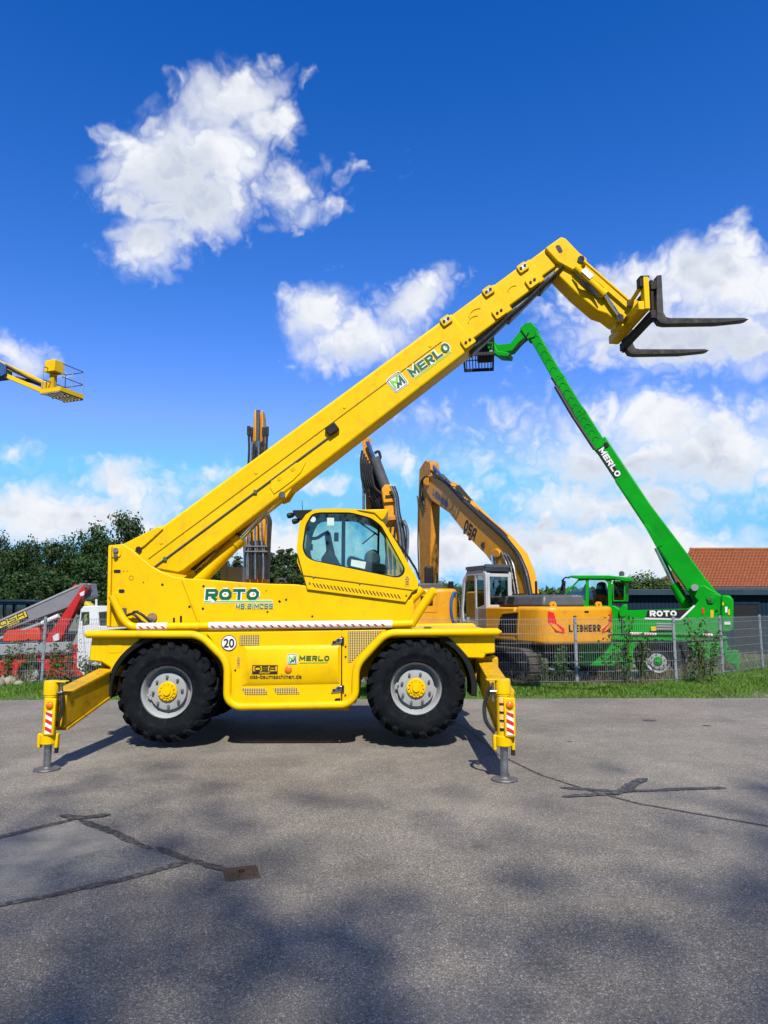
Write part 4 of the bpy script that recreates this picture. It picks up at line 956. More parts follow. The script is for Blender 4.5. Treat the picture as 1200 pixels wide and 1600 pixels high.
# prints on the boom
e1 = (P(*bl(700, .5), BY - .004) - P(*bl(600, .5), BY - .004)).normalized(); n1 = Vector((-e1.z, 0, e1.x))
merlo_badge(boom, P(618.5, 613, BY - .003), e1, n1, px(25, BY), (0, -1, 0))
pw = P(645, 590.5, BY - .003)
print_quads('maker_outline', grow('MERLO', pw, e1, n1, px(79, BY), px(15.5, BY), .25, .010, gap=.16, slant=.06), WHITE, boom)
print_quads('maker_lettering', word('MERLO', pw - Vector((0, .003, 0)), e1, n1, px(79, BY), px(15.5, BY), .25, .16, slant=.06), GREENP, boom)
b = MB(); q = pw - n1 * .040 + e1 * .02; b.quadface([q, q + e1 * .66, q + e1 * .66 + n1 * .016, q + n1 * .016]); b.build('lettering_line', LGREEN, boom, smooth=0)

# ---- boom head, jib, carriage, forks
head = ppoly('boom_head', [(852, 387), (877, 369.6), (884, 372), (905, 394), (917, 403), (917, 409), (904, 421), (894, 421.6), (871, 409)], BY + .02, BT - .04, Ymat, None, .02)
b = MB().quadface(rnd(PX([(867, 384), (874, 382), (880, 393), (874, 396)], BY + .016), .04)); b.build('slot', BLACKP, head, smooth=0)
MB().cyl(P(908, 405, BY - .02), P(908, 405, BY + .52), .05, n=16).build('head_pin', STEEL, head)
jib = ppoly('jib', [(873, 409), (894, 421), (912, 408), (983, 471), (992, 480), (976, 500), (962, 502), (948, 491), (933, 486), (900, 458), (866, 424)], BY + .08, BT - .16, Ymat, None, .025)
ja, jm, je = P(899, 418, BY + .03), P(945, 461, BY + .03), P(969, 496, BY + .03)
b = MB().cyl(ja, jm, .058, n=18).cyl(jm - (jm - ja).normalized() * .07, jm, .068, n=18); tr = b.build('tilt_ram', Ymat, jib)
MB().cyl(jm, je, .028, n=14).build('tilt_rod', CHROME, tr)
MB().box(P(918, 427, BY - .032), (.17, .012, .085), rot=Matrix.Rotation(R(44), 3, 'Y')).build('serial_plate', solid('aluminium_plate', (.60, .60, .60), .4, metal=.2, vary=.35, scale=40), tr)
b = MB().beam(P(912, 408, BY - .01), P(986, 473, BY - .01), .03, .045, up=(0, 1, 0)); b.build('tilt_link', Ymat, jib, bevel=.006)
b = MB()
for k in range(4): b.tube([P(897 + k * 2, 424 + 2 * k, BY + .0), P(908 + k, 438 + 3 * k, BY - .02), P(924, 446 + 3 * k, BY + .02), P(934 + k, 462 + 2 * k, BY + .0)], .012, 7, smooth=.1)
b.build('jib_hose', HOSE, jib)
b = MB().cyl(P(969, 496, BY), P(969, 496, BY + .5), .05, n=16).cyl(P(985.5, 473, BY - .02), P(985.5, 473, BY + .5), .045, n=16); b.build('jib_pin', STEEL, jib)
YN, YF = 9.42, 10.74
car = MB()
def xz(u, v): p = P(u, v, YN); return p.x, p.z
def bar(u0, v0, u1, v1, y0=YN, y1=YF):
    x0, z0 = xz(u0, v0); x1, z1 = xz(u1, v1); return (min(x0, x1), y0, min(z0, z1)), (max(x0, x1), y1, max(z0, z1))
car.box2(*bar(997, 470, 1016, 484)); carriage = car.build('carriage', Ymat, tele, bevel=.015)
b = MB().box2(*bar(1004.5, 433, 1015.5, 483.5, YN - .02, YN + .12)); b.box2(*bar(1004.5, 433, 1015.5, 483.5, YF - .12, YF + .02)); b.build('carriage_post', Ymat, carriage, bevel=.01)
b = MB().box2(*bar(998.5, 431.5, 1006, 448, YN, YN + .12)); b.box2(*bar(1000, 430.5, 1015, 433.5, YN - .01, YN + .14)); b.build('rubber_stop', BLK, carriage, bevel=.012)
ppoly('carriage_link', [(958, 484), (980, 470), (1004, 468), (1012, 476), (1006, 492), (984, 508), (962, 512)], 9.93, .24, Ymat, carriage, .015)
b = MB().tube([P(1000, 450, 9.5), P(986, 472, 9.72)], .03, 10); b.build('carriage_strut', Ymat, carriage)
MB().cyl(P(985, 473, BY - .03), P(985, 473, BY + .01), .05, n=16).build('pin_cap', STEEL, carriage)
b = MB().box2(*bar(1016.5, 441, 1024.5, 452)); b.box2(*bar(1016.5, 484, 1026, 497)); b.box2(*bar(1016.5, 436, 1024.5, 500, YN + .02, YN + .1)); b.box2(*bar(1016.5, 436, 1024.5, 500, YF - .1, YF - .02)); b.build('fork_carriage', DARK, tele, bevel=.008)
fk = [(1026.5, 430), (1034, 429), (1037, 488), (1041, 495), (1048, 496.4), (1120, 496.6), (1162, 496.2), (1170.5, 498.5), (1163, 500.6), (1120, 505), (1040, 506.3), (1031, 504.5), (1025.5, 497)]
FS = solid('fork_steel', (.030, .029, .028), .45, metal=.3, vary=.3, scale=6, dirt=.5, dirtc=(.12, .09, .06))
o = PX(fk, YN)
f1 = MB().plate(o, (), (0, .13, 0)).build('fork', FS, tele, bevel=.008)
f2 = f1.copy(); COL.objects.link(f2); f2.parent = tele; f2.location = (0, YF - YN - .11, 0)
for f in (0, YF - YN - .11):
    for v in (444, 490): p = P(1024, v, YN); MB().box((p.x, YN + .065 + f, p.z), (.09, .11, .12)).build('fork_hook', DARK, tele, bevel=.01)

# ================================================================== machines behind the fence
def vplane(o, dr):
    o = Vector(o); dr = Vector((dr[0], dr[1], 0)).normalized(); n = Vector((-dr.y, dr.x, 0))
    if n.y < 0: n = -n
    return (lambda u, v, off=0.0: PV(u, v, o + n * off, dr)), n, dr
class Side:
    """a vertical working plane: outlines measured on the photograph laid on it and pulled back by a thickness"""
    def __init__(s, o, dr, root): s.at, s.n, s.d = vplane(o, dr); s.root = root
    def plate(s, name, pts, off, th, mat, parent=None, bevel=.012, holes=(), r=0.0):
        o = [s.at(u, v, off) for u, v in pts]; o = rnd(o, r) if r else o
        return MB().plate(o, [[s.at(u, v, off) for u, v in h] for h in holes], s.n * th).build(name, mat, parent or s.root, bevel=bevel)
    def rod(s, name, pts, off, r, mat, parent=None, n=10, smooth=0.0):
        return MB().tube([s.at(u, v, off) for u, v in pts], r, n, smooth=smooth).build(name, mat, parent or s.root)
    def sheet(s, name, pts, off, mat, parent=None):
        return MB().quadface([s.at(u, v, off) for u, v in pts]).build(name, mat, parent or s.root, smooth=0)
    def text(s, name, txt, a, b, h, off, mat, parent=None, t=.25, gap=.16):
        p, q = s.at(*a, off), s.at(*b, off); ux = (q - p); w = ux.length; ux.normalize(); uz = ux.cross(s.n).normalized()
        if uz.z < 0 and abs(ux.z) < .95: uz = -uz
        return print_quads(name, word(txt, p, ux, uz, w, h, t, gap, lift=-s.n * .0025), mat, parent or s.root)

def crawler(root, hw, L, h, w):                          # two track units in local coordinates
    for s in (-1, 1):
        x = s * (hw - w / 2); pr = []
        for k in range(9): a = R(90 + 180 * k / 8); pr.append((-L / 2 + h / 2 + h / 2 * math.cos(a), h / 2 + h / 2 * math.sin(a)))
        for k in range(9): a = R(-90 + 180 * k / 8); pr.append((L / 2 - h / 2 + h / 2 * math.cos(a), h / 2 + h / 2 * math.sin(a)))
        tk = MB().plate([Vector((x - w / 2, y, z)) for y, z in pr], [[Vector((x - w / 2, y * .955, h / 2 + (z - h / 2) * .80)) for y, z in pr]], (w, 0, 0)).build('track', solid('track_steel', (.055, .048, .040), .75, metal=.2, vary=.3, scale=6, dirt=.7, dirtc=(.15, .12, .09)), root, bevel=.01)
        b = MB(); per = []                               # grouser shoes
        dense = fillet([Vector((0, y, z)) for y, z in pr], .05, True, 2)
        tot = 0; acc = []
        for i in range(len(dense)): d = (dense[(i + 1) % len(dense)] - dense[i]); acc.append((tot, dense[i], d)); tot += d.length
        k = int(tot / .2)
        for j in range(k):
            sdist = tot * j / k
            for (s0, p, d) in acc:
                if s0 <= sdist < s0 + d.length + 1e-9:
                    q = p + d * ((sdist - s0) / max(d.length, 1e-6)); nn = Vector((0, -d.z, d.y)).normalized() * -1
                    b.box(Vector((x, q.y, q.z)) + nn * .012, (w + .04, .15, .035), rot=Matrix((Vector((1, 0, 0)), d.normalized(), Vector((1, 0, 0)).cross(d.normalized()))).transposed()); break
        sh = b.build('track_shoes', MATS['track_steel'], tk); sh['kind'] = 'stuff'
        for y in (-L / 2 + h / 2, L / 2 - h / 2): MB().cyl((x - w * .35, y, h / 2), (x + w * .35, y, h / 2), h * .36, n=20).build('sprocket', MATS['track_steel'], tk, bevel=.02)
        MB().box((x, 0, h * .5), (w * .7, L - h, h * .55)).build('track_frame', DARK, tk, bevel=.03)
    MB().box((0, 0, h * .75), (hw * 1.4, 1.4, .35)).build('undercarriage', DARK, root, bevel=.04)
    MB().cyl((0, 0, h * .8), (0, 0, h * 1.2), .62, n=28).build('slew_ring', DARK, root)
def upper(root, hw, tail, front, z0, z1, mat, hood=True):
    pl = rnd([Vector((-hw, front, z0)), Vector((-hw, -tail + .9, z0)), Vector((-hw * .93, -tail + .25, z0)), Vector((-hw * .72, -tail, z0)), Vector((hw * .72, -tail, z0)), Vector((hw * .93, -tail + .25, z0)), Vector((hw, -tail + .9, z0)), Vector((hw, front, z0))], .35)
    cut = -tail + 1.35
    rear = [p for p in pl if p.y <= cut]; rear = [Vector((-hw, cut, z0))] + [p for p in rear] + [Vector((hw, cut, z0))]
    cw = MB().plate(rear, (), (0, 0, z1 - z0)).build('counterweight', mat, root, bevel=.10, seg=4)
    MB().box2((-hw, cut + .015, z0 + .05), (hw, front, z1 - .02)).build('engine_housing', mat, root, bevel=.05)
    if hood:
        o = [Vector((-hw * .62, cut - .65, z1)), Vector((hw * .80, cut - .65, z1)), Vector((hw * .80, front - .4, z1)), Vector((-hw * .62, front - .4, z1))]
        b = MB(); i0 = [b._p(p) for p in o]; i1 = [b._p(Vector((p.x * .88, (p.y - cut) * .86 + cut, z1 + .33))) for p in o]
        b.f += [i0[::-1], i1] + [[i0[i], i0[(i + 1) % 4], i1[(i + 1) % 4], i1[i]] for i in range(4)]
        b.build('engine_hood', DGREY, root, bevel=.08, seg=3)
        for sx in (-.55, .62): MB().lathe([(.03, -.03), (.10, -.03), (.10, .03), (.03, .03)], (hw * sx, -tail + .35, z1 + .04), (0, 1, 0), 16, True).build('lifting_eye', mat, root)
    MB().box2((-hw * .9, cut, z0 - .18), (hw * .9, front + .3, z0 + .06)).build('revolving_frame', DARK, root, bevel=.02)
    return cw
def exc_cab(root, x0, x1, y0, y1, z0, z1, mat, guard=True):
    # side profile, front leaning: extruded in x; frame with window holes
    pr = [(y0, z0), (y0, z1 - .1), (y0 + .12, z1), (y1 - .45, z1), (y1 - .15, z1 - .25), (y1, z0 + .75), (y1 - .05, z0)]
    h1 = [(y0 + .14, z0 + .95), (y0 + .14, z1 - .18), (y0 + .62, z1 - .14), (y0 + .62, z0 + .85)]
    h2 = [(y0 + .72, z0 + .45), (y0 + .72, z1 - .14), (y1 - .48, z1 - .14), (y1 - .27, z1 - .34), (y1 - .12, z0 + .80), (y1 - .16, z0 + .45)]
    V = lambda pts, x: [Vector((x, y, z)) for y, z in pts]
    c = MB().plate(V(pr, x0), [V(h1, x0), V(h2, x0)], (.06, 0, 0)).build('cab', mat, root, bevel=.02)
    MB().plate(V(pr, x1 - .06), [V(h1, x1 - .06), V(h2, x1 - .06)], (.06, 0, 0)).build('cab_wall', mat, c, bevel=.02)
    for hh in (h1, h2):
        MB().quadface(V(hh, x0 + .03)).build('cab_window', DGLS, c, smooth=0); MB().quadface(V(hh, x1 - .03)).build('cab_window', DGLS, c, smooth=0)
    rw = [Vector((x0 + .06, y0, z0)), Vector((x1 - .06, y0, z0)), Vector((x1 - .06, y0, z1 - .1)), Vector((x0 + .06, y0, z1 - .1))]
    wh_ = [Vector((x0 + .14, y0, z0 + .95)), Vector((x1 - .14, y0, z0 + .95)), Vector((x1 - .14, y0, z1 - .2)), Vector((x0 + .14, y0, z1 - .2))]
    MB().plate(rw, [wh_], (0, .05, 0)).build('cab_wall', mat, c, bevel=.01); MB().quadface([p + Vector((0, .02, 0)) for p in wh_]).build('cab_window', DGLS, c, smooth=0)
    MB().plate([Vector((x0, y0 + .1, z1 - .02)), Vector((x1, y0 + .1, z1 - .02)), Vector((x1, y1 - .42, z1 - .02)), Vector((x0, y1 - .42, z1 - .02))], (), (0, 0, .06)).build('cab_roof', mat, c, bevel=.03)
    MB().quadface([Vector((x0 + .06, y1 - .15, z1 - .25)), Vector((x1 - .06, y1 - .15, z1 - .25)), Vector((x1 - .06, y1, z0 + .75)), Vector((x0 + .06, y1, z0 + .75))]).build('windscreen', DGLS, c, smooth=0)
    MB().box(((x0 + x1) / 2, y0 + .75, z0 + .75), (.5, .16, .8)).box(((x0 + x1) / 2, y0 + 1.0, z0 + .45), (.5, .5, .16)).build('seat', BLK, c, bevel=.05)
    if guard:
        b = MB().box2((x0 - .03, y0 - .05, z1 + .10), (x1 + .03, y0 + .02, z1 + .18)).box2((x0 - .03, y1 - .5, z1 + .06), (x1 + .03, y1 - .43, z1 + .14))
        for k in range(7): x = x0 + (x1 - x0) * k / 6; b.box2((x - .022, y0, z1 + .11), (x + .022, y1 - .45, z1 + .15))
        for x in (x0, x1): b.box2((x - .03, y0 + .1, z1 + .03), (x + .03, y1 - .5, z1 + .13))
        b.build('roof_guard', DGREY, c)
    return c

# ---- the excavator with the big rear and the boom folded down in front of it
A = R(22); fwd = Vector((-math.sin(A), math.cos(A), 0)); EO = Vector((4.38, 22.0, LOT))
exc = thing('excavator', 'ochre crawler excavator with grey cab, its red-lit counterweight turned towards the fence', 'excavator', EO, rz=A)
crawler(exc, 1.45, 4.6, .95, .55)
cw = upper(exc, 1.30, 2.72, .75, 1.10, 2.12, OR)
exc_cab(exc, -1.30, -.38, .20, 1.85, 1.22, 3.22, solid('cab_grey', (.36, .37, .38), .42, vary=.06, scale=3, dirt=.2, dirtc=(.2, .18, .15)))
MB().box2((.35, .75, 1.1), (1.28, 1.9, 1.95)).build('tool_box', OR, exc, bevel=.05)
for s in (-1, 1):                                          # red tail lamps, curved like a claw
    pts = [(s * 1.06, 2.0), (s * .94, 1.97), (s * .86, 1.68), (s * .62, 1.54), (s * .62, 1.40), (s * .90, 1.46), (s * 1.06, 1.70)]
    MB().plate([Vector((x, -2.735 + max(0, abs(x) - .93) * .9, z)) for x, z in pts], (), (0, .05, 0)).build('tail_lamp', REDL, exc, bevel=.012)
print_quads('maker_lettering', word('LIEBHERR', Vector((-.48, -2.724, 1.44)), XA, ZA, 1.05, .19, .24, .2, lift=(0, -.003, 0)), BLACKP, exc)
MB().box((.12, -2.722, 1.98), (.13, .02, .045)).build('rear_camera', BLK, exc)
sp = [(-1.305, -1.55, 1.95), (-1.305, -.70, 1.90), (-1.305, -.45, 1.50), (-1.305, -.62, 1.35), (-1.305, -1.45, 1.38)]
MB().plate([Vector(p) for p in sp], (), (.02, 0, 0)).build('side_vent', BLK, exc)
MB().plate([Vector((-1.31, -1.40 + (p[1] + 1.0) * 1.12 + .38, 1.66 + (p[2] - 1.66) * 1.18)) for p in sp], [[Vector((-1.31, p[1], p[2])) for p in sp]], (.02, 0, 0)).build('vent_frame', OR, exc, bevel=.004)
b = MB()
for k in range(5): b.beam((-1.315, -1.5, 1.44 + k * .09), (-1.315, -.6, 1.44 + k * .09), .012, .03)
vb = b.build('vent_louvres', DARK, exc); vb['kind'] = 'stuff'
for k in range(3): MB().plate([Vector((-.86 + .0 * k, -.62 + k * .48, 2.24)), Vector((-.86, -.24 + k * .48, 2.24)), Vector((-.80, -.28 + k * .48, 2.40)), Vector((-.80, -.60 + k * .48, 2.40))], (), (-.015, 0, 0)).build('hood_window', BLK, exc)
MB().tube([Vector((-.45, -1.2, 2.1)), Vector((-.45, -1.2, 2.85))], .035, 8).build('exhaust', BLK, exc)
MB().plate([Vector((.05, -1.6, 2.4)), Vector((.25, -1.6, 2.42)), Vector((.30, -1.6, 2.85)), Vector((.2, -1.6, 2.8))], (), (0, .05, 0)).build('flag_plate', DARK, exc)
MB().tube([(-.3, 1.4, 2.2), (-.3, 1.45, 3.0), (-.05, 1.4, 3.1), (.15, 1.3, 3.1)], .025, 8, smooth=.2).build('handrail', GREY, exc)
MB().tube([(-1.34, 1.9, 2.1), (-1.52, 2.05, 2.5), (-1.52, 2.05, 2.7)], .02, 6).box((-1.53, 2.06, 2.75), (.16, .06, .36)).build('mirror', BLK, exc)
# boom and stick on the excavator's own plane
arm = thing('excavator_arm_tmp', 'tmp', 'tmp')
bpy.data.objects.remove(arm)
def local(pts, root_o, a):                                # world point into the turned excavator's frame
    m = Matrix.Rotation(-a, 3, 'Z'); return [m @ (Vector(p) - root_o) for p in pts]
eat, en, ed = vplane(EO + Vector((fwd.y, -fwd.x, 0)) * .15, fwd)
def eplate(name, pts, off, th, mat, parent, bevel=.03, r=0.0, holes=()):
    o = local([eat(u, v, off) for u, v in pts], EO, A); o = rnd(o, r) if r else o
    n = Matrix.Rotation(-A, 3, 'Z') @ (en * th)
    return MB().plate(o, [local([eat(u, v, off) for u, v in h], EO, A) for h in holes], n).build(name, mat, parent, bevel=bevel)
def erod(name, pts, off, rad, mat, parent, smooth=.25, n=8):
    return MB().tube(local([eat(u, v, off) for u, v in pts], EO, A), rad, n, smooth=smooth).build(name, mat, parent)
bo = eplate('boom', [(660, 748), (671, 742), (700, 756), (719, 779), (750, 810), (781, 838), (803, 863), (815, 892), (822, 928), (790, 930), (788, 902), (774, 888), (759, 867), (730, 838), (702, 802), (674, 782), (662, 762)], -.25, .5, OR, exc, .03)
stk = eplate('stick', [(655, 733), (664, 719), (672, 722), (674.5, 747), (671.5, 912), (656, 912), (653, 790)], -.20, .4, ORD, exc, .03)
eplate('boom_boss', [(766, 862), (774, 856), (781, 862), (779, 872), (768, 872)], -.32, .64, OR, bo, .03, r=.12)
erod('boom_ram', [(770, 868), (775, 905)], -.42, .07, CHROME, exc, 0)
erod('stick_ram', [(672, 722), (690, 744)], -.05, .06, BLUE, exc, 0); erod('stick_ram_barrel', [(690, 744), (722, 779)], -.05, .11, DGREY, exc, 0)
MB().cyl(local([eat(668, 752, -.32)], EO, A)[0], local([eat(668, 752, .32)], EO, A)[0], .16, n=18).build('stick_pin', ORD, exc)
MB().cyl(local([eat(756, 852, -.27)], EO, A)[0], local([eat(756, 852, -.25)], EO, A)[0], .11, n=16).build('boom_hole', BLACKP, bo)
for k in range(4): erod('boom_hose', [(674 + 2 * k, 736 + 4 * k), (700 + k, 757 - 1.5 * k), (724, 783 - 3 * k), (756, 812 - 3 * k), (788, 840 - 3 * k), (811, 868 - 2 * k), (823 + k, 896), (829 + k, 930)], -.28 + .17 * k, .055, HOSE, bo)
for k in range(5):
    erod('boom_hose', [(676 + k, 742 + 3 * k), (698 - k, 752 + 2 * k), (721, 778 - 1.5 * k), (752, 808 - 2 * k), (783, 836 - 2 * k), (806, 862 - 2 * k), (818 + k, 892), (826 + k, 930)], -.22 + .1 * k, .035, HOSE if k % 2 else STEEL, bo)
for k in range(3): erod('stick_hose', [(672, 746 + 3 * k), (664, 744 + k), (659 - k, 752), (658 - k, 772), (663, 790 + 4 * k)], -.24, .035, HOSE, stk)
for k in range(3): erod('boom_pipe', [(783 + 5 * k, 862 + 2 * k), (792 + 5 * k, 880), (800 + 5 * k, 928)], -.27, .03, STEEL, bo)
erod('stick_pipe', [(652, 775), (654, 790), (653, 850), (655, 905)], -.23, .03, HOSE, stk)
erod('lamp_bar', [(812, 868), (822, 872), (827, 890), (828, 915)], .3, .025, HOSE, bo); 
def etext(name, txt, a, b_, h, mat):
    p, q = local([eat(*a, -.256), eat(*b_, -.256)], EO, A); ux = (q - p); w = ux.length; ux.normalize(); n = Vector((-1, 0, 0)); uz = n.cross(ux).normalized()
    if uz.z < 0: uz = -uz
    print_quads(name, word(txt, p, ux, uz, w, h, .20, .16, lift=n * .0025), mat, bo)
etext('maker_lettering', 'LIEBHERR', (675.5, 772), (699, 795), .24, BLUE); etext('owner_lettering', 'OSA', (724, 827), (741, 845), .42, BLACKP)
b = MB()
for u, v in ((705, 797), (727, 832), (735, 842)): p = local([eat(u, v, -.2)], EO, A)[0]; b.box(p, (.1, .12, .1))
q = b.build('boom_lugs', BLK, bo); q['kind'] = 'stuff'

# ---- second excavator, only its rear corner and its arm stand out behind the cab
E2 = Vector((.72, 22.6, LOT))
ex2 = thing('excavator', 'orange crawler excavator with blue ring logo, standing behind the yellow cab', 'excavator', E2, rz=R(1))
crawler(ex2, 1.45, 4.6, .95, .55); upper(ex2, 1.38, 2.70, .8, 1.15, 2.62, OR, hood=False); exc_cab(ex2, -1.38, -.45, .3, 1.9, 1.3, 3.1, OR, False)
MB().box((.42, -2.705, 2.28), (.34, .03, .26)).build('lamp_housing', BLK, ex2, bevel=.02); MB().box((.47, -2.725, 2.28), (.16, .03, .16)).build('tail_lamp', REDL, ex2, bevel=.02)
MB().plate(rnd([Vector((.10, -2.703, 2.50)), Vector((.72, -2.703, 2.50)), Vector((.72, -2.703, 1.96)), Vector((.10, -2.703, 1.96))], .06), [rnd([Vector((.115, -2.703, 2.485)), Vector((.705, -2.703, 2.485)), Vector((.705, -2.703, 1.975)), Vector((.115, -2.703, 1.975))], .05)], (0, -.008, 0)).build('rear_hatch', ORD, ex2)
for rr, mt in ((.42, BLUE), (.30, WHITE), (.24, BLUE)):
    c = Vector((1.384 + .004 * (.42 - rr) * 10, -2.0, 2.05)); pts = [c + Vector((0, math.cos(R(a)), math.sin(R(a)))) * rr for a in range(50, 311, 20)] + [c + Vector((0, math.cos(R(a)), math.sin(R(a)))) * (rr - .07) for a in range(310, 49, -20)]
    MB().plate(pts, (), (.002, 0, 0)).build('ring_logo', mt, ex2, smooth=0)
pts = [Vector((.98 + .385 * math.cos(R(a)) * .25, -2.62, 2.05 + .44 * math.sin(R(a)))) for a in range(60, 301, 20)]
MB().tube([Vector((1.22 + .12 * math.cos(R(a)), -2.52 - .11 * math.cos(R(a)) * -1, 2.08 + .42 * math.sin(R(a)))) for a in range(75, 286, 15)], .045, 8).build('ring_logo', BLUE, ex2)
MB().box((.55, -1.9, 2.85), (.26, .16, .85)).build('rear_mirror', BLK, ex2, bevel=.05); MB().tube([(.72, -1.9, 2.6), (.80, -1.9, 2.9), (.78, -1.9, 3.1)], .03, 6).build('mirror_arm', BLK, ex2)
MB().box2((-.6, -2.2, 2.6), (.95, -1.2, 2.78)).build('tank_cover', DGREY, ex2, bevel=.03)
s2 = Side((1.0, 24.0, 0), (1, 0, 0), ex2)
def L2(u, v, Y): return local([P(u, v, Y)], E2, R(1))[0]
def p2(name, pts, Y, th, mat, parent=ex2, bevel=.03, r=0.0):
    o = [L2(u, v, Y) for u, v in pts]; o = rnd(o, r) if r else o
    return MB().plate(o, (), (0, th, 0)).build(name, mat, parent, bevel=bevel)
def r2(name, pts, Y, rad, mat, parent=ex2, smooth=.2, n=8): return MB().tube([L2(u, v, Y) for u, v in pts], rad, n, smooth=smooth).build(name, mat, parent)
bm2 = p2('boom', [(597, 762), (614, 760), (617, 778), (622, 805), (628, 835), (630, 905), (600, 905), (604, 850), (601, 800)], 24.0, .75, OR)
p2('boom_head', [(596, 764), (601, 757), (612, 757), (617, 766), (619, 784), (599, 786)], 23.9, .8, OR, bm2)
p2('boom_slot', [(602, 774), (612, 773), (613, 777), (602, 778)], 23.87, .05, BLACKP, bm2, 0); p2('boom_step', [(604, 806), (624, 804), (627, 812), (606, 814)], 23.8, .1, ORD, bm2)
st2 = p2('stick', [(566, 690), (570, 684), (579, 684), (581, 695), (583, 745), (582, 770), (581, 800), (572, 812), (571, 760)], 25.6, .5, ORD)
r2('bucket_ram', [(574, 690), (584, 716)], 25.4, .07, BLUE); r2('bucket_ram_barrel', [(585, 716), (606, 772)], 24.9, .19, DGREY, n=14, smooth=0)
p2('arm_linkage', [(578, 722), (588, 730), (598, 756), (600, 800), (590, 826), (580, 800)], 25.3, .4, DARK)
for k in range(6): r2('arm_hose', [(566 + k * 3, 704 + 5 * k), (563.5 + k * 3.4, 720 + 4 * k), (565 + k * 4, 748 + 3 * k), (572 + k * 5, 772), (585 + k * 4, 790 + 3 * k), (600 + k * 2, 810)], 25.2 - .1 * k, .04, HOSE)
for k in range(4): r2('boom_hose', [(610 + 2 * k, 760), (618 + k * 1.2, 775), (619 + 1.5 * k, 800), (624 + 2.4 * k, 830), (628 + 2.6 * k, 880)], 23.75, .04, HOSE if k % 2 else STEEL)
for k in range(3): r2('boom_pipe', [(626 + 3 * k, 812), (634 + 2 * k, 822 + 2 * k), (636 + 1.2 * k, 846), (633 + 1.5 * k, 876)], 23.6, .028, STEEL if k else HOSE)
for k in range(3): r2('boom_pipe', [(604 + 7 * k, 815), (602 + 7 * k, 845), (606 + 6 * k, 890)], 23.8, .035, HOSE, bm2)
r2('stick_link', [(568, 756), (568, 780), (568, 800)], 25.3, .05, STEEL); p2('stick_bracket', [(565, 757), (572, 752), (573, 764), (566, 766)], 25.3, .3, DGREY)
r2('bucket_link', [(585, 708), (592, 704), (595, 716), (590, 720)], 25.3, .05, DARK, smooth=.1)

# ---- third excavator: its arm stands straight up behind the turret
E3 = Vector((P(402, 905, 24.5).x, 24.5, LOT))
ex3 = thing('excavator', 'crawler excavator behind the turret with hose-covered arm raised upright', 'excavator', E3, rz=R(-1))
crawler(ex3, 1.45, 4.6, .95, .55); upper(ex3, 1.35, 2.7, .8, 1.1, 2.05, OR, hood=False)
exc_cab(ex3, -1.35, -.45, .3, 1.9, 1.2, 3.1, GREY, False)
def L3(u, v, Y): return local([P(u, v, Y)], E3, R(-1))[0]
def p3_(name, pts, Y, th, mat, parent=ex3, bevel=.03): return MB().plate([L3(u, v, Y) for u, v in pts], (), (0, th, 0)).build(name, mat, parent, bevel=bevel)
def r3(name, pts, Y, rad, mat, parent=ex3, smooth=.2, n=8): return MB().tube([L3(u, v, Y) for u, v in pts], rad, n, smooth=smooth).build(name, mat, parent)
bm3 = p3_('boom', [(381, 915), (384, 850), (388, 800), (394, 792), (410, 792), (416, 800), (417, 850), (415, 915)], 24.0, .8, ORD)
p3_('boom_head', [(388, 812), (393, 795), (411, 795), (415, 812), (413, 846), (390, 846)], 23.9, .8, OR, bm3); MB().cyl(L3(386, 803, 24.1), L3(417, 803, 24.1), .28, n=18).build('boom_pin', ORD, bm3)
st3 = p3_('stick', [(391, 800), (394, 690), (397, 646), (411, 646), (412, 690), (414, 800)], 25.0, .6, ORD)
p3_('stick_cheek', [(396.5, 650), (397.5, 641), (400, 640), (400.5, 690), (397, 690)], 24.85, .5, OR, st3); p3_('stick_cheek', [(408, 690), (408, 640), (410.5, 641), (411, 652), (411.5, 690)], 24.85, .5, OR, st3)
r3('bucket_ram', [(403.5, 641), (403, 692)], 24.75, .065, DGREY, n=12); r3('bucket_ram_barrel', [(403, 690), (400, 722), (397, 800)], 24.7, .13, DGREY, n=14, smooth=0)
for (x, t0) in ((388.5, 666), (393, 668), (412, 668), (417.5, 667)): r3('hose_end', [(x, t0), (x, t0 + 14)], 24.6, .06, HOSE, st3, 0); r3('arm_hose', [(x, t0 + 10), (x + (1 if x < 400 else -1), 700), (x - 1, 740), (x + (3 if x < 400 else -3), 800)], 24.6, .04, HOSE, st3)
for k in range(9):
    x = 384 + k * 3.9; r3('boom_pipe', [(393 + k * 2.2, 846), (x + 1, 858), (x, 868), (x, 905)], 23.7, .033, (HOSE, STEEL, HOSE)[k % 3], bm3)
for k in range(3): r3('boom_hose', [(414 + k, 800), (421 + 1.5 * k, 812), (419 + 1.5 * k, 840), (417 + 1.2 * k, 905)], 23.8, .038, HOSE, bm3)
for k in range(3): r3('boom_hose', [(391 - k, 800), (379 - k, 815), (383 - k, 840), (381 + k * 1.2, 905)], 23.8, .038, HOSE if k else STEEL, bm3)
for k in range(6): r3('arm_hose', [(394 + k * 3.4, 690 + (k % 3) * 4), (393 + k * 3.6, 720), (391 + k * 4.4, 760), (392 + k * 4, 800), (390 + k * 4.6, 850)], 24.5 - .1 * (k % 2), .036, HOSE if k % 3 else STEEL, st3)
for k in range(5): r3('boom_hose', [(388 + k * 5, 812 + (k % 2) * 6), (386 + k * 6, 828), (390 + k * 4.6, 846), (386 + k * 6.4, 870), (386 + k * 6.4, 905)], 23.66, .034, (STEEL, HOSE)[k % 2], bm3)
for v in (854, 862): r3('pipe_clamp', [(383, v), (418, v)], 23.62, .03, DGREY, bm3, 0)

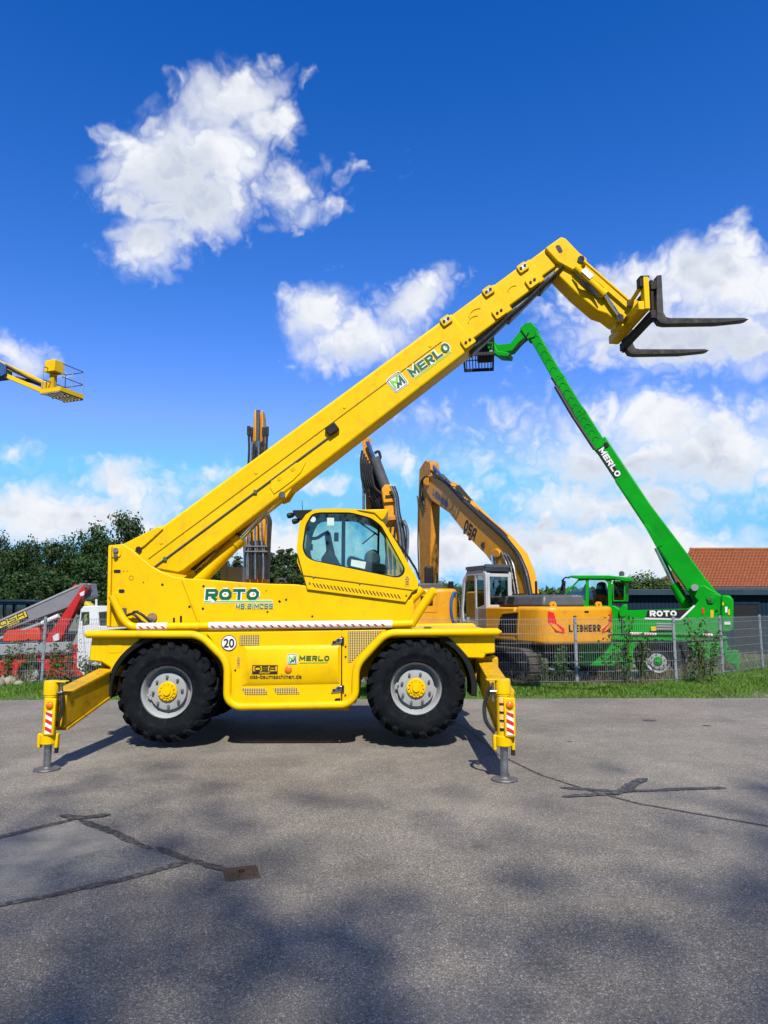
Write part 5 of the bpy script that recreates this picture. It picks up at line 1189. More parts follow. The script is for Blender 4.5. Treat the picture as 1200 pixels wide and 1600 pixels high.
# ---- the green telehandler, turned a little away
GA = R(25); gd = Vector((-math.cos(GA), math.sin(GA), 0)); GO = Vector((9.15, 18.6, LOT))
gt = thing('telehandler', 'green rotating telehandler behind the fence with boom raised to the left', 'telehandler', (GO.x - 2.2, GO.y + 2.2, LOT))
gs = Side(GO, gd, gt)
gdk = gs.plate('deck', [(880, 992), (1070, 995), (1136, 994), (1137, 999), (1070, 1002), (880, 1000)], 0, 2.3, GRN, None, .02)
tur = gs.plate('turret_plate', [(972, 954), (1074, 951), (1086, 945), (1098, 932), (1110, 926), (1127, 930), (1129, 985), (1120, 990), (972, 993)], .12, .08, GRN, None, .015)
gs.plate('turret_body', [(972, 956), (1060, 956), (1076, 968), (1128, 968), (1128, 988), (972, 992)], .22, 1.8, GRN, None, .03)
gs.plate('turret_plate', [(1060, 956), (1074, 951), (1086, 945), (1098, 932), (1110, 926), (1127, 930), (1128, 985), (1070, 988)], 1.75, .08, GRN, None, .015)
gs.plate('counterweight', [(1127, 929.5), (1141, 930), (1146, 937), (1146, 980), (1140, 989), (1126, 989)], .05, 2.0, GRN, None, .05)
gs.plate('black_panel', [(1012, 953.5), (1074, 952), (1086, 946), (1064, 968), (1008, 967)], .112, .006, BLACKP, tur, 0)
gs.sheet('white_stripe', [(1008, 965), (1062, 966.5), (1084, 945.5), (1086.5, 947), (1064, 969), (1007, 968)], .106, WHITE, tur)
gs.text('model_lettering', 'ROTO', (1015.5, 963), (1057.5, 963), .155, .104, WHITE, tur, .27, .12)
b = MB().cyl(gs.at(1085.5, 918, .10), gs.at(1085.5, 918, 1.9), .09, n=18); b.build('boom_pin', GREY, gt)
gs.plate('reflector', [(1096.5, 950), (1100, 950), (1100, 960), (1096.5, 960)], .10, .02, REDL, tur, .004, r=.03)
for k, (u, v, w, h, m_) in enumerate(((1110, 953, 5, 13, 'y'), (1128.5, 941, 2.5, 5, 'y'), (1137.5, 952, 3, 9, 'y'), (1133, 948, 3.6, 9, 'w'), (1132, 971, 9.5, 5, 'w'))):
    gs.sheet('sticker', [(u, v), (u + w, v), (u + w, v + h), (u, v + h)], .03 if u > 1126 else .11, WHITE if m_ == 'w' else solid('sticker_lemon', (.50, .38, .01), .5), tur)
gs.plate('pivot_boss', [(1104, 934), (1114, 931), (1118, 936), (1114, 943), (1106, 942)], .08, .05, GRN, tur, .01); MB().cyl(gs.at(1110, 936.5, .06), gs.at(1110, 936.5, .1), .05, n=12).build('pivot_cap', DGREY, tur)
MB().cyl(gs.at(1119.5, 954.5, .11), gs.at(1119.5, 954.5, .125), .035, n=12).build('hole', BLACKP, tur)
tape = gs.rod('turret_rail', [(975, 990), (1040, 991), (1125, 992.5)], -.02, .035, GRN)
for u0, u1 in ((984, 1026), (1099, 1114)):
    tp_ = gs.rod('reflective_tape', [(u0, 990 + (u0 - 975) * .0167), (u1, 990 + (u1 - 975) * .0167)], -.02, .037, WHITE, tape)
    for k in range(int((u1 - u0) / 4)):
        u = u0 + 1 + k * 4; v = 990 + (u - 975) * .0167; gs.sheet('tape_stripe', [(u, v + 1.4), (u + 1.7, v + 1.4), (u + 2.7, v - 1.4), (u + 1, v - 1.4)], -.062, REDP, tape)
gs.plate('fender', [(1068, 1001), (1134, 1000), (1138, 1010), (1133, 1024), (1110, 1030), (1094, 1034), (1084, 1020), (1076, 1010)], .05, 2.2, GRN, None, .03)
gs.plate('side_panel', [(905, 1001), (1000, 1001), (990, 1015), (988, 1042), (905, 1040)], .05, .1, GRN, None, .02)
gs.plate('chassis_frame', [(880, 1005), (1130, 1005), (1130, 1030), (880, 1030)], .75, .8, DARK, None, .03)
ogr = gs.plate('outrigger', [(1132, 1018), (1150, 1016), (1155, 1018), (1155, 1046), (1150, 1048), (1149, 1040), (1134, 1034)], -.1, .22, GRN, None, .02)
gs.plate('outrigger', [(866, 1010), (884, 1010), (884, 1048), (866, 1048)], -.1, .22, GRN, None, .02)
b = MB()
for k in range(3): b.tube([gs.at(1026, 975 + 4 * k, .02), gs.at(1054, 975.5 + 4 * k, .02)], .03, 6)
q = b.build('step_grille', GREY, gt); q['kind'] = 'stuff'
gs.plate('tool_plate', [(1017, 979), (1029, 979), (1029, 986), (1017, 986)], .02, .06, solid('sticker_lemon', (.50, .38, .01), .5), None, .01)
gw = wh.copy(); COL.objects.link(gw); first = True
wkids = [c for c in wh.children]
gc = gs.at(1028, 1033, -.02); wr = Matrix.Rotation(-GA, 3, 'Z')
gsp = 4.0
for k in (0, 1):
    for s in (0, 1):
        o = gw if first else gw.copy()
        if not first: COL.objects.link(o)
        first = False; o.parent = gt; o.location = gc + gd * (gsp * k) * 1.0 + gs.n * (2.26 * s) - ORG[gt.name]
        o.rotation_euler = (0, R(33 * k + 20 * s), R(-25) + (math.pi if s else 0)); o.name = 'wheel'
        for c in wkids:
            cc_ = c.copy(); COL.objects.link(cc_); cc_.parent = o
            if c.name.startswith('hub'): cc_.material_slots[0].link = 'OBJECT'; cc_.material_slots[0].material = GRN
# cab
gcab = gs.plate('cab', [(881, 960), (882, 928), (904, 904), (912, 901), (948, 900), (955, 906), (956.5, 960)], .15, .06, GRN, None, .012, holes=[[(884.5, 929), (904, 907.5), (915, 906.5), (915, 938), (900, 938)], [(919.5, 906), (944, 905), (949.5, 911), (950.5, 946), (919.5, 946)]])
gs.plate('cab_wall', [(881, 960), (882, 928), (904, 904), (912, 901), (948, 900), (955, 906), (956.5, 960)], 1.0, .06, GRN, gcab, .012, holes=[[(884.5, 929), (904, 907.5), (915, 906.5), (915, 938), (900, 938)], [(919.5, 906), (944, 905), (949.5, 911), (950.5, 946), (919.5, 946)]])
gs.plate('cab_roof', [(886, 901.5), (892, 899), (950, 899), (984, 902), (985, 908), (978, 909), (960, 905), (905, 904.5)], .10, 1.0, GRN, gcab, .02)
for pts in ([(884.5, 929), (904, 907.5), (915, 906.5), (915, 938), (900, 938)], [(919.5, 906), (944, 905), (949.5, 911), (950.5, 946), (919.5, 946)]): gs.sheet('cab_window', pts, .18, GLS, gcab)
gs.plate('rear_pod', [(957, 940), (957, 908), (977, 908), (976.5, 940)], .2, .85, GRN, gcab, .01, holes=[[(959, 938), (959, 911), (975, 911), (974.5, 938)]]); gs.plate('pod_window', [(959, 938), (959, 911), (975, 911), (974.5, 938)], .24, .77, DGLS, gcab, 0)
gs.plate('seat', [(932, 910), (944, 908), (948, 930), (944, 946), (930, 946), (930, 932)], .4, .4, BLK, gcab, .05, r=.12); gs.plate('dash', [(902, 938), (914, 912), (917, 914), (912, 940)], .4, .4, BLK, gcab, .02)
gs.plate('cab_base', [(972, 954), (960, 946), (885, 950), (885, 990), (972, 992)], .2, .9, GRN, gcab, .03)
gs.plate('air_duct', [(966, 954), (973, 944), (979, 944), (980, 964), (968, 966)], .1, .3, GRN, gcab, .04, r=.1)
gs.plate('mirror', [(877, 906), (881, 904), (882, 913), (878, 915)], -.05, .06, BLK, gcab, .01); gs.rod('mirror_arm', [(880, 905), (884, 902), (890, 903)], 0, .02, BLK, gcab)
MB().lathe([(.07, 0), (.07, .10), (.03, .14)], gs.at(971.5, 900, .5), (0, 0, 1), 12).build('beacon', DGREY, gcab)
# boom: telescoped sections, near face traced, depth away from us
def lerp2(a, b, t): return (a[0] + (b[0] - a[0]) * t, a[1] + (b[1] - a[1]) * t)
def lft(t): return lerp2((818, 510), (1078, 930), t)
gl = [(816, 512), (860, 588), (893, 645), (930, 704), (1006, 819), (1024, 853), (1046, 886), (1078, 930)]
gr = [(832, 506), (888, 595), (917, 643), (942, 683), (1013, 790), (1034, 820), (1060, 858), (1112, 928)]
BO = .72
gb = gs.plate('boom', [(926, 698), (945, 681)] + [(1016, 788), (1063, 850), (1102, 903), (1124, 930), (1112, 944), (1085, 945)] + gl[:3:-1], BO, .56, GRN, None, .03)
for i, (a, c, ins) in enumerate((((893, 645), (930, 704), .03), ((860, 588), (899, 654), .06), ((824, 523), (866, 597), .09))):
    w = (20.5, 18.5, 16.5)[i]; e = Vector((c[0] - a[0], c[1] - a[1])).normalized(); nn = Vector((-e.y, e.x)) * -w
    gs.plate('boom_section', [a, c, (c[0] + nn.x * 1.0, c[1] + nn.y * 1.0), (a[0] + nn.x, a[1] + nn.y)], BO + ins, .56 - 2 * ins, GRN, gb, .025)
    for k in range(5):
        f = .12 + .17 * k; p = gs.at(a[0] + (c[0] - a[0]) * f + nn.x * .5, a[1] + (c[1] - a[1]) * f + nn.y * .5, BO + ins - .004)
        b = MB().tube([p + (gd * math.cos(R(q_)) + Vector((0, 0, 1)) * math.sin(R(q_))) * .09 for q_ in range(-20, 161, 30)], .013, 5); b.build('pressed_rib', solid('green_rib', (.004, .16, .012), .5), gb)
    gs.plate('section_collar', [(c[0] - e.x * 5 - nn.x * .05, c[1] - e.y * 5 - nn.y * .05), (c[0] - nn.x * .05, c[1] - nn.y * .05), (c[0] + nn.x * 1.1, c[1] + nn.y * 1.1), (c[0] - e.x * 5 + nn.x * 1.1, c[1] - e.y * 5 + nn.y * 1.1)], BO + ins - .04, .60 - 2 * ins, GRN, gb, .01)
gs.rod('boom_pipe', [(862, 590), (872, 606), (897, 648), (928, 701)], BO + .05, .035, DARK, gb); gs.rod('boom_pipe', [(868, 604), (896, 652)], BO, .055, HOSE, gb, smooth=0); gs.rod('boom_pipe', [(896, 652), (929, 702)], BO, .05, HOSE, gb, smooth=0)
gs.sheet('lettering_band', [(930, 702), (939, 697), (970, 743), (961, 748)], BO - .004, BLACKP, gb)
p, q = gs.at(935, 703.5, BO - .006), gs.at(963, 746, BO - .006); ux = (q - p).normalized(); uz = gs.n.cross(ux).normalized(); uz = uz if uz.dot(gd) < 0 else -uz
print_quads('maker_lettering', word('MERLO', p, ux, uz, (q - p).length, .17, .26, .14, lift=-gs.n * .003), WHITE, gb)
gs.plate('boom_hook', [(943, 692), (949, 690), (952, 696), (948, 700), (944, 699)], BO - .03, .60, DARK, gb, .02)
gs.rod('boom_line', [(961, 752), (1050, 886), (1074, 920)], BO - .004, .010, solid('green_rib', (.004, .16, .012), .5), gb, 6)
gs.plate('ram_plate', [(1005, 818), (1012, 820), (1036, 852), (1026, 856)], BO - .02, .60, GRN, gb, .01)
lr2 = gs.rod('lift_ram', [(1053, 912), (1076, 952)], BO + .28, .14, GRN, None, 18); gs.rod('ram_rod', [(1026, 856), (1054, 914)], BO + .28, .075, CHROME, lr2, 16)
gs.plate('boom_base', [(1076, 918), (1100, 914), (1128, 930), (1128, 950), (1100, 950), (1082, 930)], .5, 1.0, GRN, gb, .03)
# tip: knuckle, arm, and the work platform
gs.plate('boom_tip', [(812, 513), (820, 505), (830, 503), (838, 512), (836, 526), (824, 530)], BO + .05, .46, GRN, gb, .02)
gs.plate('jib', [(797, 536), (816, 512), (826, 510), (826, 522), (812, 534), (800, 548), (780, 553), (764, 540), (765, 530), (778, 538)], BO + .1, .36, GRN, gb, .02)
gs.rod('jib_hose', [(826, 520), (815, 538), (803, 545), (796, 556)], BO + .05, .03, HOSE, gb, smooth=.2)
gs.plate('jib_plate', [(760, 527), (767, 525), (777, 548), (796, 551), (794, 557), (778, 556), (762, 545)], BO + .0, .5, GRN, gb, .02)
pc = gs.at(748, 566, BO + .3)
plat = thing('work_platform', 'black work platform hanging at the tip of the green boom', 'platform', pc, rz=R(-8))
fb = MB().box((0, -.78, 0), (1.0, .06, .1)).box((0, .78, 0), (1.0, .06, .1)).box((-.47, 0, 0), (.06, 1.6, .1)).box((.47, 0, 0), (.06, 1.6, .1))
for k in range(9): fb.box((-.40 + k * .1, 0, 0), (.03, 1.55, .05))
fb.build('floor', DARK, plat)
for z in (.35, .7, 1.02):
    pts = [Vector((-.48, -.78, z)), Vector((.48, -.78, z)), Vector((.48, .78, z)), Vector((-.48, .78, z))]; MB().tube(pts, .025, 8, closed=True).build('rail', BLK, plat)
for x in (-.48, 0, .48):
    for y in (-.78, 0, .78):
        if x or y: MB().tube([(x, y, 0), (x, y, 1.02)], .022, 8).build('rail_post', BLK, plat)
MB().box((.3, -.5, .85), (.35, .4, .35)).build('control_box', BLK, plat, bevel=.03); MB().box((.42, -.70, .05), (.14, .08, .14)).build('lamp', GREY, plat)
MB().box((.2, .1, .45), (.5, .6, .7)).build('platform_frame', DARK, plat, bevel=.04)

# ---- red and grey lorry-mounted lift with a white cab, far left
YT_ = 19.0
tk = thing('lift_truck', 'red lorry with white cab carrying a grey folded lift boom lettered in yellow', 'truck', (P(60, 1060, YT_ + 1).x, YT_ + 1, LOT))
ts = Side((0, YT_, 0), (1, 0, 0), tk)
cabp = [(126, 952), (131, 947), (205, 947), (222, 975), (228, 1000), (228, 1040), (120, 1040), (121, 990)]
w1, w2 = [(121 + 4, 979), (127, 957), (139, 956.5), (139.5, 976)], [(155, 978), (154, 957), (166, 956), (192, 956), (205, 978)]
tcab = ts.plate('cab', cabp, .2, .08, WHT, None, .02, holes=[w1, w2]); ts.plate('cab_wall', cabp, 2.0, .08, WHT, tcab, .02, holes=[w1, w2])
for w_ in (w1, w2): ts.sheet('cab_window', w_, .24, DGLS, tcab); ts.sheet('cab_window', w_, 2.04, DGLS, tcab)
ts.plate('cab_roof', [(128, 949), (131, 946.5), (205, 946.5), (208, 950)], .2, 1.9, WHT, tcab, .02); ts.plate('cab_body', [(122, 985), (226, 985), (226, 1038), (122, 1038)], .3, 1.7, WHT, tcab, .03)
ts.plate('seat', [(130, 960), (137, 959), (138, 980), (130, 980)], .6, .5, solid('lime_cloth', (.45, .48, .06), .7), tcab, .05); ts.plate('seat', [(158, 962), (172, 960), (176, 980), (158, 980)], .6, .5, MATS['lime_cloth'], tcab, .05)
ts.rod('aerial', [(150.5, 947), (150.5, 936)], .3, .03, WHT, tcab, 8); ts.plate('beacon', [(130, 946), (133, 939), (138, 943), (143, 947)], .3, .3, solid('sticker_lemon', (.50, .38, .01), .5), tcab, .02)
ts.plate('chassis', [(-60, 1026), (108, 1024), (130, 1030), (132, 1056), (70, 1056), (66, 1040), (38, 1034), (30, 1040), (26, 1056), (-60, 1060)], .15, 1.9, REDM, None, .02)
ts.plate('sill_beam', [(-60, 1008), (4, 1007), (107, 1003), (108, 1019), (4, 1024), (-60, 1026)], .02, .25, GREY, None, .02)
ts.plate('power_unit', [(2, 996), (10, 985), (60, 980), (64, 1001), (4, 1004)], .5, 1.2, solid('orange_red', (.42, .035, .012), .45), None, .04)
ts.plate('rear_panel', [(106, 1008), (122, 1006), (124, 1030), (106, 1030)], .3, 1.5, REDM, None, .02); ts.plate('rear_panel', [(96, 998), (128, 985), (130, 1008), (96, 1008)], .9, .6, GREY, None, .02)
LBG = solid('boom_grey', (.15, .15, .17), .45, vary=.08, scale=3, dirt=.2)
tb = ts.plate('lift_boom', [(-60, 996), (0, 970), (121, 916), (124, 911.5), (140.5, 911.5), (144, 931), (103, 950.5), (45, 972), (0, 988.5), (-60, 1010)], .7, .45, LBG, None, .02)
ts.plate('boom_top', [(-60, 993), (0, 968), (121, 914), (123, 916.5), (0, 971.5), (-60, 997)], .68, .5, GREY, tb, .01)
strut = ts.plate('lift_strut', [(67.5, 1004), (126, 919), (131, 912), (139, 914), (129, 930), (96, 997), (90, 1004)], .45, .22, REDM, None, .02)
ts.plate('lift_strut', [(108, 922), (116, 913), (120, 913), (116, 922)], 1.2, .2, REDM, None, .02); MB().cyl(ts.at(135.5, 915, .40), ts.at(135.5, 915, 1.4), .055, n=14).build('strut_pin', STEEL, strut)
ts.plate('strut_web', [(100, 975), (124, 932), (127, 932), (98, 993), (94, 995)], .44, .02, solid('dark_red', (.34, .010, .010), .5), strut, 0); ts.plate('strut_lamp', [(82, 994), (91, 989), (92, 1000), (84, 1003)], .40, .06, WHT, strut, .01)
ts.plate('strut_clasp', [(124, 927), (132, 923), (131, 930), (126, 932)], .43, .04, WHT, strut, .005); ts.rod('lift_ram', [(-40, 1013), (0, 998), (66, 974)], .55, .05, GREY, None, 12); ts.rod('ram_rod', [(66, 974), (92, 962)], .55, .065, WHT, None, 12)
p, q = ts.at(-2, 984.5, .70), ts.at(44.5, 964, .70); ux = (q - p).normalized(); uz = Vector((-ux.z, 0, ux.x))
osa(tb, p - uz * .06, ux, uz, (q - p).length, .30, (0, -1, 0), BLACKP, solid('sticker_lemon', (.50, .38, .01), .5))
ts.plate('marker_plate', [(88, 1038), (101, 1036.5), (101, 1040), (88, 1041)], .12, .03, GRN, None, .003); ts.plate('amber_plate', [(10, 1029), (16, 1028.5), (16, 1032), (10, 1032)], .12, .03, AMBER, None, .003)
cwt = wh.copy(); COL.objects.link(cwt); cwt.parent = tk; cwt.scale = (.62, .62, .62); cwt.location = ts.at(49, 1053, .12) - ORG[tk.name]; cwt.name = 'wheel'
def truck_hub(o):
    for c in wkids:
        k = c.copy(); COL.objects.link(k); k.parent = o
        if c.name.startswith('hub'): k.material_slots[0].link = 'OBJECT'; k.material_slots[0].material = RIM
truck_hub(cwt)
c2 = cwt.copy(); COL.objects.link(c2); c2.parent = tk; c2.location = ts.at(178, 1046, .12) - ORG[tk.name]; truck_hub(c2)
# white board leaning beside the lorry
wb = thing('board', 'white printed board leaning upright by the lorry cab', 'board', (P(128, 1050, 18.3).x, 18.3, LOT))
bd = Side((0, 18.3, 0), (1, 0, 0), wb); bo_ = bd.plate('panel', [(124.5, 971), (128, 970), (135.5, 1054), (131, 1056), (120, 1042), (122, 1000)], 0, .05, WHT, None, .005)
b = MB()
for k in range(44):
    u, v = 123 + rng.random() * 8.5, 990 + rng.random() * 52
    if u - 120 > (v - 960) * .16: continue
    b.quadface([bd.at(u, v, -.004), bd.at(u + .9, v + .3, -.004), bd.at(u + .8, v + 1.6, -.004), bd.at(u - .2, v + 1.3, -.004)])
q = b.build('printed_marks', BLACKP, bo_, smooth=0, fix=False); q['kind'] = 'stuff'
# dark blue machine behind the lorry
nv = thing('excavator', 'dark navy machine cab half hidden behind the grey lift boom', 'excavator', (P(10, 1060, 25).x, 25, LOT))
ns = Side((0, 25, 0), (1, 0, 0), nv); NAV = solid('navy_paint', (.010, .022, .045), .4, vary=.15)
cp = [(-30, 1010), (-30, 942), (-20, 938.5), (52, 938.5), (54, 944), (54, 1010)]; hs = [[(-24, 990), (-24, 945), (4, 945), (4, 990)], [(8, 990), (8, 945), (19, 945), (19, 990)], [(24, 985), (24, 945), (40, 945), (40, 985)]]
nc = ns.plate('cab', cp, 0, .1, NAV, None, .02, holes=hs); ns.plate('cab_wall', cp, 1.6, .1, NAV, nc, .02, holes=hs)
for h in hs: ns.sheet('cab_window', h, .05, DGLS, nc)
ns.plate('cab_roof', [(-32, 940), (-30, 937), (52, 937), (55, 941)], -.1, 1.9, NAV, nc, .02); ns.plate('body', [(-60, 1000), (60, 1000), (60, 1046), (-60, 1046)], -.2, 2.2, NAV, None, .05)
# ---- yellow boom lift whose basket reaches into the picture at upper left
BYY = 26.0; cb = P(97, 619, BYY)
bl_ = thing('boom_lift', 'yellow and blue boom lift whose railed basket hangs high at the left edge', 'boom lift', (-17.5, BYY + .5, LOT))
arm_ = MB().beam(P(72, 601, BYY + .3), P(-2, 567, BYY + .3), .16, .20).build('jib', Ymat, bl_, bevel=.01)
MB().beam(P(66, 611, BYY + .3), P(0, 583, BYY + .3), .16, .16).build('jib_link', Ymat, bl_, bevel=.01)
MB().tube([P(74, 604, BYY + .2), P(40, 588, BYY + .2), P(8, 570, BYY + .2)], .05, 8).build('jib_cable', HOSE, bl_); MB().tube([P(24, 590, BYY + .3), P(52, 597, BYY + .3), P(68, 603, BYY + .3)], .06, 8).build('jib_ram', BLK, bl_)
MB().plate(PX([(-14, 560), (2, 566), (9, 570), (9, 584), (2, 588), (-14, 590)], BYY + .1), (), (0, .5, 0)).build('knuckle', BLUE, bl_, bevel=.02)
MB().beam(P(-6, 572, BYY + .3), Vector((-17.2, BYY + .3, 1.6)), .30, .34).build('boom', Ymat, bl_, bevel=.02)
MB().box((-17.5, BYY + .5, .15), (3.2, 2.2, .7)).build('chassis', Ymat, bl_, bevel=.06); MB().box((-17.4, BYY + .5, 1.0), (2.0, 1.6, 1.1)).build('turret', Ymat, bl_, bevel=.08)
for sx in (-1.1, 1.1):
    for sy in (-.95, .95): MB().lathe([(.18, -.13), (.36, -.13), (.42, -.08), (.42, .08), (.36, .13), (.18, .13)], (-17.5 + sx, BYY + .5 + sy, LOT + .42), (0, 1, 0), 24, True).build('wheel', RUB, bl_)
rot = Matrix.Rotation(R(69), 3, 'Z')
def bk(x, y, z): return cb + rot @ Vector((x, y, 0)) + Vector((0, 0, z))
bas = MB()
for k in range(6): bas.beam(bk(-.55, -.42 + k * .168, 0), bk(.55, -.42 + k * .168, 0), .06, .04)
for x in (-.55, 0, .55): bas.beam(bk(x, -.47, -.03), bk(x, .47, -.03), .05, .05)
fl_ = bas.build('basket_floor', solid('grate_steel', (.20, .18, .14), .6, vary=.3, scale=10), bl_)
for a, c in (((-.57, -.48), (.57, -.48)), ((.57, -.48), (.57, .48)), ((.57, .48), (-.57, .48)), ((-.57, .48), (-.57, -.48))): MB().beam(bk(*a, .08), bk(*c, .08), .02, .16).build('kick_plate', Ymat, fl_)
for z in (.55, 1.05): MB().tube([bk(-.5, -.46, z), bk(.5, -.46, z), bk(.56, -.4, z), bk(.56, .4, z), bk(.5, .46, z), bk(-.5, .46, z)], .018, 6, smooth=.06).build('rail', DGREY, fl_)
for x, y in ((.56, -.46), (.56, .46), (0, -.46), (0, .46), (-.5, -.46), (-.5, .46)): MB().tube([bk(x, y, 0), bk(x, y, 1.05)], .018, 6).build('rail_post', GREY, fl_)
MB().box(bk(-.05, .40, 1.05) + Vector((0, 0, .1)), (.50, .50, .45), rz=R(69)).build('control_box', Ymat, bl_, bevel=.02); MB().box(bk(-.05, .44, .5), (.18, .22, .8), rz=R(69)).build('control_post', Yworn, bl_, bevel=.02)
MB().box(P(73, 605, BYY + .2), (.3, .3, .35)).build('basket_mount', Yworn, bl_, bevel=.02)

# ================================================================== buildings on the right
NAVYW = solid('navy_cladding', (.006, .018, .034), .7, spec=.08, vary=.15, scale=2, dirt=.15)
YS = 32.0
shed = thing('shed', 'low dark blue shed with vertical cladding behind the green telehandler', 'shed', (P(1200, 960, YS).x, YS, LOT))
x0s, x1s = P(950, 930, YS).x, 34.0; zt = P(1100, 921, YS).z
MB().box2((x0s, YS, LOT), (x1s, YS + 8, zt - .1)).build('wall', NAVYW, shed)
dx0, dx1 = P(1145, 950, YS).x, P(1183, 950, YS).x; dz1 = P(1160, 944, YS).z
k = 0; x = x0s; proto = None
while x < min(x1s, 22.0):                                  # upright boards
    hh = zt - .25 - LOT
    if proto is None:
        proto = MB().box((.088, 0, hh / 2), (.165, .03, hh)); pm = proto.build('cladding_board', NAVYW, None, bevel=.008); pm.parent = shed; o = pm
    else: o = pm.copy(); COL.objects.link(o); o.parent = shed
    o.location = Vector((x, YS - .016, LOT)) - ORG[shed.name]
    if dx0 - .1 < x + .09 < dx1 + .1: o.scale = (1, 1, 1); o.location.y += .012
    x += .18
MB().box2((dx0, YS - .05, LOT), (dx1, YS - .034, dz1)).build('doorway', solid('door_dark', (.004, .005, .007), .7), shed)
b = MB().box2((dx0 - .12, YS - .07, LOT), (dx0, YS - .03, dz1 + .1)).box2((dx1, YS - .07, LOT), (dx1 + .12, YS - .03, dz1 + .1)).box2((dx0 - .12, YS - .072, dz1), (dx1 + .12, YS - .03, dz1 + .12)); b.build('door_frame', NAVYW, shed)
MB().box2((x0s - .3, YS - .35, zt - .26), (x1s + .3, YS + 8.3, zt)).build('flat_roof', solid('navy_fascia', (.011, .030, .048), .55, vary=.1, scale=1.5), shed, bevel=.02)
# tiled house
YH = 60.0
hs_ = thing('house', 'house with red tiled hip roof rising behind the dark blue shed', 'house', (P(1150, 950, YH).x, YH + 5, LOT))
e0 = P(1058, 917, YH); rg = P(1080, 859, YH + 2.6); xe = 60.0
ez = e0.z; rz_ = rg.z
TILE = solid('clay_tile', (.19, .056, .022), .85, vary=.22, scale=5, dirt=.35, dirtc=(.12, .05, .03), per=.5)
MB().box2((e0.x + .6, YH + .5, LOT), (xe - .6, YH + 4.7, ez - .05)).build('wall', solid('render_white', (.62, .62, .60), .8, vary=.06), hs_)
MB().quadface([(e0.x, YH, ez), (xe, YH, ez), (xe, YH + 2.6, rz_), (rg.x, YH + 2.6, rz_)]).quadface([(e0.x, YH, ez), (rg.x, YH + 2.6, rz_), (e0.x, YH + 5.2, ez)]).quadface([(e0.x, YH + 5.2, ez), (rg.x, YH + 2.6, rz_), (xe, YH + 2.6, rz_), (xe, YH + 5.2, ez)]).build('roof', TILE, hs_, smooth=0)
roof = [o for o in hs_.children if o.name.startswith('roof')][0]
slope = Vector((0, 2.6, rz_ - ez)); sl = slope.length; su = slope.normalized(); nrm = Vector((0, -su.z, su.y)); rows = 24
tile_me = None; cnt = 0; xlim = P(1215, 880, YH + 3).x
rest = MB()
for r_ in range(rows):
    s0 = sl * r_ / rows; f = r_ / rows; xs0 = e0.x + (rg.x - e0.x) * f
    base = Vector((0, YH, ez)) + su * s0 + nrm * .05
    # one course: a wavy strip, tail raised over the course below
    n = int((xlim + 2 - xs0) / .075); st_ = []
    for i in range(n):
        x = xs0 + i * .075; w = .022 * math.sin(i * math.pi / 2)
        a = base + nrm * (w + .03) + Vector((x, 0, 0)); c = base + su * (sl / rows * 1.06) + nrm * (w - .01) + Vector((x, 0, 0)); d = base + nrm * (w - .02) + Vector((x, 0, 0))
        st_.append((rest._p(d), rest._p(a), rest._p(c)))
    for i in range(n - 1):
        p_, q_ = st_[i], st_[i + 1]; rest.f += [[p_[0], q_[0], q_[1], p_[1]], [p_[1], q_[1], q_[2], p_[2]]]
q = rest.build('roof_tiles', TILE, roof, smooth=60, fix=False); q['kind'] = 'stuff'
MB().cyl((rg.x - .1, YH + 2.6, rz_ + .06), (xe, YH + 2.6, rz_ + .06), .13, n=10).build('ridge', TILE, roof); MB().cyl((e0.x, YH, ez + .06), (rg.x, YH + 2.6, rz_ + .06), .12, n=10).build('hip_ridge', TILE, roof)
MB().box2((e0.x - .05, YH - .08, ez - .14), (xe, YH + .05, ez)).build('gutter', solid('zinc', (.07, .075, .08), .6, metal=.2), hs_)

# ================================================================== fence
FH = 1.43
pos = [G(-170, 1071), G(65, 1070), G(232, 1071), G(399, 1072), G(566, 1072), G(733, 1072), G(902, 1072), G(1057, 1068), G(1130, 1056), G(1192, 1047), G(1236, 1041)]
fence = thing('fence', 'grey welded mesh fence on steel posts along the grass verge', 'fence', (pos[0].x, pos[0].y, 0))
for i, p in enumerate(pos):
    b = MB().box((p.x, p.y, FH / 2 + .0), (.06, .04, FH + .06)); po = b.build('post', GALV, fence, bevel=.004)
    MB().box((p.x, p.y, FH + .04), (.066, .046, .02)).build('post_cap', BLK, po)
    for z in (.12, .55, .98, 1.36): q = MB().box((p.x, p.y - .027, z), (.05, .016, .05)).build('clamp', GALV, po)
    if i + 1 < len(pos):
        n = pos[i + 1]; d = n - p; L_ = d.length; d = d / L_; b = MB(); s_ = Vector((-d.y, d.x, 0)) * -.036
        if s_.y > 0: s_ = -s_
        k = int(L_ / .05)
        for j in range(1, k): a = p + d * (L_ * j / k) + s_; b.cyl((a.x, a.y, .06), (a.x, a.y, FH), .0030, n=4, cap=False)
        for z in (.10, .30, .50, .70, .90, 1.10, 1.30, 1.40):
            for off in (-.006, .006): a = p + d * .02 + s_ * (1 + off * 20); c = n - d * .02 + s_ * (1 + off * 20); b.cyl((a.x, a.y, z), (c.x, c.y, z), .0045, n=4, cap=False)
        o = b.build('mesh_panel', GALV, fence, smooth=60, fix=False); o['kind'] = 'stuff'

